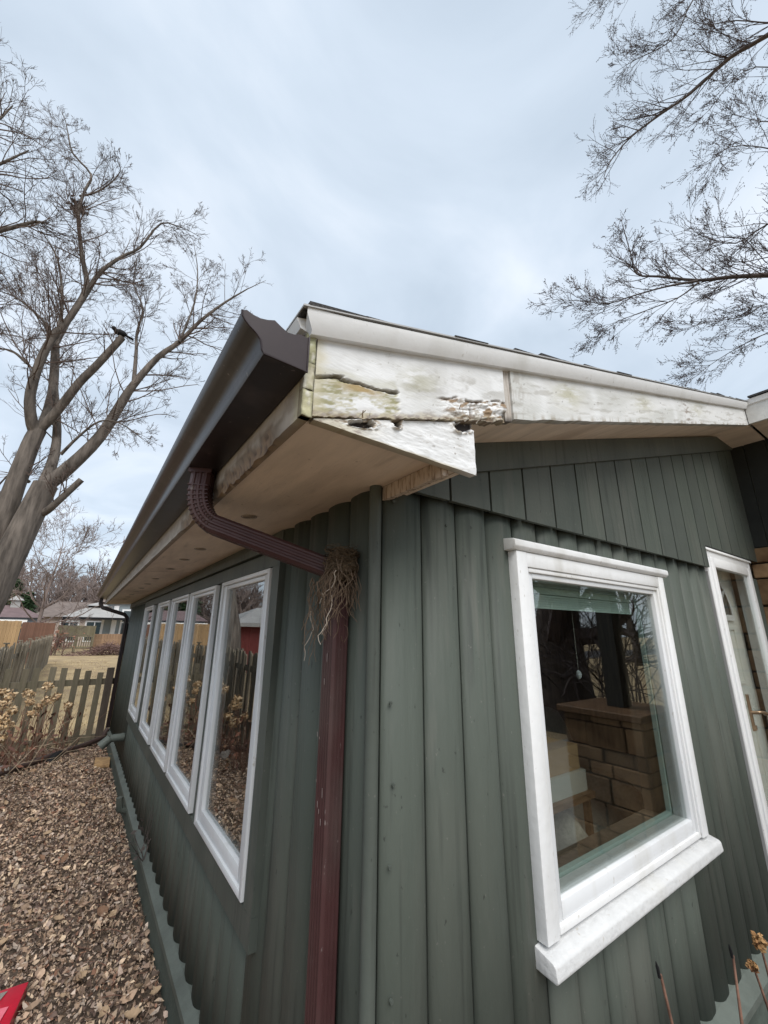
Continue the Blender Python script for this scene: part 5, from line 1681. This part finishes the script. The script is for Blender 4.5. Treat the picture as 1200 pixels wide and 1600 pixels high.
def evergreen(px, dist, h_, seed, label):
    p = at(px, 985, dist); p.z = 0
    rn = random.Random(seed)
    t = empty('evergreen_tree', p, label, 'tree', None)
    b = MB(); b.tube([(0, 0, 0), (0, 0, h_*.9)], [.2, .04], 6); b.build('trunk', BARK_D, t)
    b = MB()
    for i in range(900):
        u = rn.random()**.8; z = h_*(.12+.88*u); rr = h_*.30*(1-u)**.8*rn.uniform(.5, 1.05)+.05; a = rn.uniform(0, 6.28)
        c_ = Vector((rr*math.cos(a), rr*math.sin(a), z))
        o_ = Vector((math.cos(a), math.sin(a), -.35)).normalized()*h_*.07*rn.uniform(.6, 1.3); s_ = Vector((-math.sin(a), math.cos(a), rn.uniform(-.4, .4)))*h_*.028
        b.add([c_-o_*.4, c_+s_, c_+o_, c_-s_], [(0, 1, 2, 3)])
    tag(b.build('crown', EVERG, t), kind='stuff')


evergreen(6, 62, 7.0, 1, 'dark evergreen at the left edge behind the cupola')
evergreen(33, 60, 5.6, 2, 'smaller dark evergreen just right of the pale cupola')
evergreen(-60, 58, 8.0, 3, 'tall evergreen mirrored in the nearest casement')

# brush heap in the far yard
bp0 = at(176, 990, 36); bp0.z = 0
b = MB()
for i in range(420):
    a = rnd.uniform(0, 6.28)
    c_ = Vector((rnd.gauss(0, .95), rnd.gauss(0, .6), 0)); hh = max(.05, .75*math.exp(-(c_.x/1.2)**2))
    c_.z = rnd.uniform(.02, hh)
    d = Vector((rnd.gauss(0, 1), rnd.gauss(0, 1), rnd.gauss(0, .35))).normalized()*rnd.uniform(.4, 1.1)
    b.tube([bp0+c_-d*.5, bp0+c_+Vector((0, 0, rnd.uniform(-.05, .12))), bp0+c_+d*.5], [.02, .016, .008], 3, cap=False)
tag(b.build('brush_pile', BRUSH, loc=bp0), 'heap of purplish cut brush on the straw-coloured far yard', 'brush pile', kind='stuff')
# rusty-leaved shrub beside the far fence
bp1 = at(82, 988, 37); bp1.z = 0
b = MB()
rr_ = random.Random(4)
for k_ in range(16):
    a = rr_.uniform(0, 6.28); grow(b, bp1+Vector((rr_.gauss(0, .4), rr_.gauss(0, .4), 0)), Vector((math.cos(a)*.4, math.sin(a)*.4, 1)).normalized(), rr_.uniform(1.2, 2.2), .03, 2, rr_, .25, .03, (4, 6), .012)
sh_ = empty('rusty_shrub', bp1, 'rusty-leaved shrub at the corner of the far fences', 'shrub')
o = b.build('stems', BRUSH, sh_); o.location = -bp1; tag(o, kind='stuff')
b = MB()
for i in range(150):
    c_ = Vector((rr_.gauss(0, .7), rr_.gauss(0, .6), rr_.uniform(.4, 1.6)))
    a = Vector((rr_.gauss(0, 1), rr_.gauss(0, 1), rr_.gauss(0, 1))).normalized()*.09; e_ = a.orthogonal().normalized()*.05
    b.add([c_-a, c_+e_, c_+a, c_-e_], [(0, 1, 2, 3)])
tag(b.build('leaves', REDLEAF, sh_), kind='stuff')

# ================================================================== BED: leaf litter
rl = np.random.default_rng(3)
NL = 80000
xs = rl.uniform(-3.15, -0.055, NL*2); ys = rl.uniform(0.6, 7.40, NL*2)
wgt = np.clip(1.25-(ys-1.0)/14, .35, 1)*np.where(xs < -1.9, .35, 1)
keep = rl.random(NL*2) < wgt
xs, ys = xs[keep][:NL], ys[keep][:NL]
n_ = len(xs)
size = rl.lognormal(math.log(.0096), .45, n_)
az = rl.uniform(0, 2*np.pi, n_); tilt = rl.normal(0, .62, n_); roll = rl.normal(0, .75, n_); curl = rl.uniform(-.8, 1.1, n_)
asp = rl.uniform(.35, .75, n_)
zb = .018+rl.uniform(0, .034, n_)
ca, sa = np.cos(az), np.sin(az)
e1 = np.stack([ca*np.cos(tilt), sa*np.cos(tilt), np.sin(tilt)], 1)
e2a = np.stack([-sa, ca, np.zeros(n_)], 1)
nrm = np.cross(e1, e2a)
e2 = e2a*np.cos(roll)[:, None]+nrm*np.sin(roll)[:, None]
nrm = np.cross(e1, e2)
ctr = np.stack([xs, ys, zb], 1)
V = np.zeros((n_, 6, 3))
sz = size[:, None]
ct = curl[:, None]*sz*.8
V[:, 0] = ctr-e1*sz+nrm*ct
V[:, 1] = ctr-e1*sz*.3+e2*sz*asp[:, None]
V[:, 2] = ctr-e1*sz*.25-e2*sz*asp[:, None]*.9
V[:, 3] = ctr+e1*sz*.5+e2*sz*asp[:, None]*.75+nrm*ct*.25
V[:, 4] = ctr+e1*sz*.45-e2*sz*asp[:, None]*.7+nrm*ct*.4
V[:, 5] = ctr+e1*sz*1.15+nrm*ct*.9
V[:, :, 2] = np.maximum(V[:, :, 2], .008)
idx = np.arange(n_)[:, None]*6
F = np.concatenate([idx+np.array([[0, 2, 1]]), idx+np.array([[1, 2, 3]]), idx+np.array([[2, 4, 3]]), idx+np.array([[3, 4, 5]])], 1).reshape(-1, 3)
pal = np.array([(.235, .168, .120), (.165, .115, .085), (.31, .235, .17), (.075, .052, .042), (.21, .16, .13), (.35, .27, .19), (.17, .095, .065), (.27, .22, .18)])
pc = pal[rl.choice(len(pal), n_, p=[.2, .18, .13, .14, .14, .06, .06, .09])]*rl.uniform(1.15, 2.35, n_)[:, None]
me = bpy.data.meshes.new('leaf_litter')
me.from_pydata(V.reshape(-1, 3).tolist(), [], F.tolist())
ca_ = me.color_attributes.new('Col', 'FLOAT_COLOR', 'POINT')
arr = np.ones((n_*6, 4), dtype=np.float32); arr[:, :3] = np.repeat(pc, 6, 0)
ca_.data.foreach_set('color', arr.ravel())
me.materials.append(LEAF)
o = link('leaf_litter', me)
tag(o, 'brown dead leaf and chip litter covering the bed beside the house', 'leaf litter', kind='stuff')

tw_b = MB(); r_t = random.Random(19)
for i in range(240):
    p0_ = Vector((r_t.uniform(-2.2, -.1), .9+r_t.random()**1.4*6.2, r_t.uniform(.035, .055)))
    a = r_t.uniform(0, 6.28); L_ = r_t.uniform(.05, .20)
    d = Vector((math.cos(a), math.sin(a), r_t.uniform(-.08, .12)))*L_; n_ = Vector((-d.y, d.x, 0))*r_t.uniform(-.2, .2)
    tw_b.tube([p0_, p0_+d*.5+n_, p0_+d], [.0024, .002, .001], 4, cap=False)
tag(tw_b.build('fallen_twigs', STALK), 'short fallen twigs scattered among the dead leaves', 'twigs', kind='stuff')
# a few whole curled oak leaves lying on top
whole = []
for v_ in range(5):
    rn = random.Random(300+v_); b = MB(); n_ = 7; vs = []
    L_ = .048+.008*v_; cu_ = rn.uniform(.5, 1.3)
    for k_ in range(n_+1):
        u = k_/n_; w_ = L_*.30*math.sin(math.pi*min(1, u*1.02))**.7*(1+.32*math.sin(u*20+v_))+.0006
        z = cu_*L_*.35*(u-.45)**2*2
        for t_ in (-1, -.5, 0, .5, 1):
            vs.append((u*L_, w_*t_, z+abs(t_)**1.5*w_*rn.uniform(.35, .7)))
    fs = [(k_*5+i_, k_*5+i_+1, (k_+1)*5+i_+1, (k_+1)*5+i_) for k_ in range(n_) for i_ in range(4)]
    b.add(vs, fs, rn.choice(((.27, .17, .105), (.33, .22, .14), (.21, .125, .08), (.36, .26, .17))))
    whole.append(b.mesh('fallen_leaf', LEAF, True))
ll = bpy.data.objects['leaf_litter']
for i in range(220):
    o = link('fallen_leaf', whole[r_t.randint(0, 4)], ll, (r_t.uniform(-2.0, -.10), 1.0+r_t.random()**1.3*5.6, r_t.uniform(.042, .062)))
    o.rotation_euler = (r_t.gauss(0, .35), r_t.gauss(0, .35), r_t.uniform(0, 6.28)); k_ = r_t.uniform(.7, 1.25); o.scale = (k_, k_, k_)

# dry lawn blades beyond the fence
gr = MB()
rg_ = random.Random(9)
for i in range(5200):
    y = 7.6+rg_.random()**1.8*22; x = rg_.uniform(-1.7, .9)
    a = rg_.uniform(0, 6.28); L_ = rg_.uniform(.05, .13); w_ = .006
    d = Vector((math.cos(a), math.sin(a), 0)); s_ = Vector((-d.y, d.x, 0))*w_
    p = Vector((x, y, 0)); c = rg_.choice(((.46, .35, .17), (.38, .28, .14), (.52, .41, .22), (.30, .22, .12)))
    gr.add([p-s_, p+s_, p+d*L_*.8+Vector((0, 0, L_*rg_.uniform(.15, .7)))], [(0, 1, 2)], c)
tag(gr.build('dry_grass', LEAF), 'dry straw-coloured grass on the yard beyond the picket fence', 'grass', kind='stuff')

# ================================================================== BED: plants and objects
def hydrangea(base_, heads, label, seed):
    rn = random.Random(seed)
    base_ = Vector(base_)
    t = empty('dried_hydrangea', base_, label, 'plant', 'dried hydrangea plants')
    for (hx, hy, hz, hr) in heads:
        h = Vector((hx, hy, hz))-base_
        b = MB()
        mid = Vector((h.x*.55+rn.uniform(-.04, .04), h.y*.55+rn.uniform(-.04, .04), h.z*.5))
        b.tube([Vector((rn.uniform(-.06, .06), rn.uniform(-.06, .06), 0)), mid, h], [.006, .005, .0035], 5); b.build('stem', STALK, t)
        b = MB()
        for i in range(75):
            dv_ = Vector((rn.gauss(0, 1), rn.gauss(0, 1), rn.gauss(0, 1)*.8)).normalized()
            c_ = h+dv_*hr*rn.uniform(.55, 1.05)
            a = Vector((rn.gauss(0, 1), rn.gauss(0, 1), rn.gauss(0, 1))).normalized()*.019; e_ = dv_.cross(a).normalized()*.014
            cc = rn.choice(((.52, .38, .23), (.42, .29, .17), (.60, .47, .31), (.33, .21, .12), (.50, .34, .18)))
            b.add([c_-a, c_+e_, c_+a+dv_*.006, c_-e_], [(0, 1, 2, 3)], cc)
        b.build('flower_head', PETAL, t)
    b = MB()
    for i in range(16):
        a = rn.uniform(0, 6.28); L_ = rn.uniform(.3, .85); le = rn.uniform(.1, .5)
        p0_ = Vector((rn.uniform(-.15, .15), rn.uniform(-.1, .1), 0))
        b.tube([p0_, p0_+Vector((math.cos(a)*le*.4, math.sin(a)*le*.4, L_*.55)), p0_+Vector((math.cos(a)*le, math.sin(a)*le, L_))], [.005, .004, .002], 4)
    tag(b.build('bare_stems', STALK, t), kind='stuff')
    b = MB()
    for i in range(34):
        c_ = Vector((rn.gauss(0, .16), rn.gauss(0, .14), rn.uniform(.08, .65)))
        a = Vector((rn.gauss(0, .6), rn.gauss(0, .6), rn.gauss(0, 1))).normalized()*rn.uniform(.03, .055); e_ = a.orthogonal().normalized()*.02
        b.add([c_-a, c_+e_, c_+a, c_-e_], [(0, 1, 2, 3)], rn.choice(((.20, .095, .065), (.14, .075, .06), (.27, .16, .10))))
    tag(b.build('withered_leaves', PETAL, t), kind='stuff')
    return t


hydrangea((-0.95, 6.75, 0), [(-.90, 6.6, .985, .065), (-.865, 6.6, .80, .07), (-.78, 6.65, .83, .055), (-.95, 6.7, .72, .055)], 'tan-headed dried hydrangea in front of the mossy pickets', 1)
hydrangea((-1.2, 6.5, 0), [(-1.085, 6.6, .895, .07), (-1.05, 6.55, .80, .05), (-1.35, 6.5, .95, .05), (-1.21, 6.6, .71, .055), (-1.0, 6.5, .66, .05)], 'dried hydrangea with clustered tan heads nearest the grey board fence', 2)
hydrangea((-.66, 6.95, 0), [(-.625, 6.75, .70, .055)], 'dried hydrangea with a single golden head on a thin stem', 3)
for i, (x, y, lab) in enumerate(((-1.38, 4.9, 'dried tan hydrangea mirrored in the right half of the nearest casement'), (-1.33, 5.75, 'dried tan hydrangea mirrored along the left side of the nearest casement'))):
    rn = random.Random(40+i)
    hydrangea((x, y, 0), [(x+rn.uniform(-.25, .25), y+rn.uniform(-.3, .3), rn.uniform(.6, 1.1), rn.uniform(.05, .075)) for k_ in range(6)], lab, 50+i)
# tangle of dry canes and weeds at the left of the bed
b = MB()
for i in range(28):
    p0_ = Vector((rnd.uniform(-1.6, -.75), rnd.uniform(5.7, 7.2), .01))
    a = rnd.uniform(0, 6.28); L_ = rnd.uniform(.4, 1.0); z = rnd.uniform(.05, .5)
    b.tube([p0_, p0_+Vector((math.cos(a)*L_*.4, math.sin(a)*L_*.25, z)), p0_+Vector((math.cos(a)*L_*.9, math.sin(a)*L_*.6, z*rnd.uniform(.6, 1.4)))], [.005, .0045, .002], 4, cap=False)
tag(b.build('cane_tangle', mat('pale_cane', (.30, .235, .165), .8, .2, var=.4, nscale=6)), 'tangle of pale dry canes and weeds at the far left of the bed', 'weeds', kind='stuff')
# drain extension pipe across the bed
b = MB()
b.tube([(-0.06, 7.33, .24), (-0.11, 7.26, .14), (-.30, 7.12, .10), (-.75, 6.72, .075), (-1.2, 6.15, .07), (-1.7, 5.6, .07)], .034, 10)
tag(autosmooth(b.build('drain_pipe', mat('dull_brown_pipe', (.065, .043, .038), .5, .35, var=.2, nscale=9))), 'brown drain pipe lying across the bed below the picket fence', 'drain pipe')
b = MB(); b.tube([(-.70, 6.62, .02), (-.66, 6.66, .09), (-.60, 6.70, .12)], [.06, .05, .03], 10)
tag(autosmooth(b.build('hose_end', BLACK)), 'dark hose end poking from leaves under the picket fence', 'hose')
# tan flat stone, fieldstones
b = MB(); b.prism([(-0.235, 6.02, .03), (-.07, 5.94, .03), (-.045, 6.26, .035), (-.215, 6.36, .035)], (0, 0, .045))
tag(bevel(b.build('flat_stone', TAN, loc=(-.14, 6.15, .03)), .008, 2), 'flat tan stone lying in the leaves against the house wall', 'stone')
b = MB(); b.blob((-1.17, 6.3, .05), (.10, .12, .085), 3, .35, 14, 10)
tag(b.build('fieldstone', ROCK, smooth=True, loc=(-1.17, 6.3, 0)), 'grey fieldstone at the left edge of the leafy bed', 'stone')
b = MB(); b.blob((-1.36, 5.6, .05), (.09, .08, .07), 6, .35, 14, 10)
tag(b.build('fieldstone', ROCK, smooth=True, loc=(-1.36, 5.6, 0)), 'smaller grey stone half buried in leaves at the far left', 'stone')
# vine sprig on the foundation ledge
b = MB()
rs_ = random.Random(14)
for i in range(5):
    grow(b, Vector((-.05, 2.75, .2)), Vector((-.25+rs_.uniform(-.2, .2), rs_.uniform(-.6, .6), .8)).normalized(), rs_.uniform(.18, .36), .0035, 1, rs_, .3, 0, (3, 4), .0014)
for i in range(8):
    c_ = Vector((-.09+rs_.gauss(0, .03), 2.72+rs_.gauss(0, .09), rs_.uniform(.22, .46))); a = Vector((rs_.gauss(0, 1), rs_.gauss(0, 1), rs_.gauss(0, 1))).normalized()*.022; e_ = a.orthogonal().normalized()*.012
    b.add([c_-a, c_+e_, c_+a, c_-e_], [(0, 1, 2, 3)])
tag(b.build('vine_sprig', BARK_D, loc=(-.05, 2.75, .2)), 'withered vine sprig clinging above the foundation ledge', 'plant')
# red carton
ct = empty('carton', (-0.80, 2.05, 0.03), 'glossy red and white printed carton lying in the leaves', 'carton')
CB = Vector((-0.80, 2.05, 0.03))
A_, B_, C_, D_ = Vector((-.590, 2.11, .09)), Vector((-.655, 1.80, .075)), Vector((-.98, 1.84, .075)), Vector((-.95, 2.13, .09))
b = MB(); dn = Vector((.012, 0, -.075))
b.prism([p+Vector((0, 0, -.075)) for p in (A_, B_, C_, D_)], (0, 0, .073))
rel(bevel(b.build('box', RED, ct), .004, 2), CB)
def onp(u, v, dz=.0015):   # u from D->A (x), v from far (0) to near (1)
    return D_.lerp(A_, u).lerp(C_.lerp(B_, u), v)+Vector((0, 0, dz))
def patch(name, uv, m_, dz):
    b = MB(); b.prism([onp(u, v, dz) for u, v in uv], (0, 0, .0008)); rel(b.build(name, m_, ct), CB)
patch('grey_print', [(.02, .08), (.80, .08), (.72, .38), (.02, .50)], CGREY, .0012)
patch('white_swoosh', [(.02, .52), (.35, .50), (.72, .40), (.50, .58), (.38, .80), (.02, .86)], CWHITE, .0022)
patch('pink_print', [(.53, .56), (.74, .40), (.90, .42), (.88, .62), (.86, .88), (.42, .90), (.40, .82)], PINK, .0032)
# front stalks at lower right
for i, (x, z, lx, hd, lab) in enumerate(((.769, .846, .075, False, 'bare reddish stalk with a dark tip below the window sill, leftmost'), (1.265, .72, -.02, False, 'bare reddish stalk with a black tip in front of the siding, middle'), (1.42, .632, .10, True, 'dried stalk with a small brown seed head at the lower right corner'), (1.52, .66, .06, True, 'dried stalk with a bigger golden brown head at the right edge'))):
    p = Vector((x+lx*3.2, -.26, .02))
    t = empty('dried_stalk', p, lab, 'stalk', 'dried stalks below the front window')
    tp_ = Vector((x, -.25, z))-p
    b = MB()
    pts_ = [Vector((0, 0, 0)).lerp(tp_, u)+Vector((.012*math.sin(u*7), 0, 0)) for u in np.linspace(0, 1, 9)]
    b.tube(pts_, [.0058, .0056, .0062, .0052, .0056, .0046, .005, .004, .0036], 7)
    autosmooth(b.build('stem', STALK, t), 60)
    b = MB()
    if hd:
        rn = random.Random(i)
        R0 = .014 if i == 2 else .024
        for k_ in range(70):
            dv_ = Vector((rn.gauss(0, 1), rn.gauss(0, 1), rn.gauss(0, 1))).normalized(); c_ = tp_+Vector((0, 0, R0*.6))+dv_*R0*rn.uniform(.4, 1)
            a = Vector((rn.gauss(0, 1), rn.gauss(0, 1), rn.gauss(0, 1))).normalized()*.010; e_ = a.orthogonal().normalized()*.006
            b.add([c_-a, c_+e_, c_+a, c_-e_], [(0, 1, 2, 3)], rn.choice(((.26, .14, .06), (.18, .09, .045), (.34, .20, .09))))
        b.build('seed_head', PETAL, t)
    else:
        b.tube([tp_+Vector((0, 0, -.004)), tp_+Vector((-.004, 0, .020)), tp_+Vector((-.008, 0, .034))], [.0042, .0045, .001], 6); b.build('tip', BLACK, t)

print('objects', len(bpy.data.objects), 'tris', sum(len(o.data.polygons) for o in bpy.data.objects if o.type == 'MESH'))
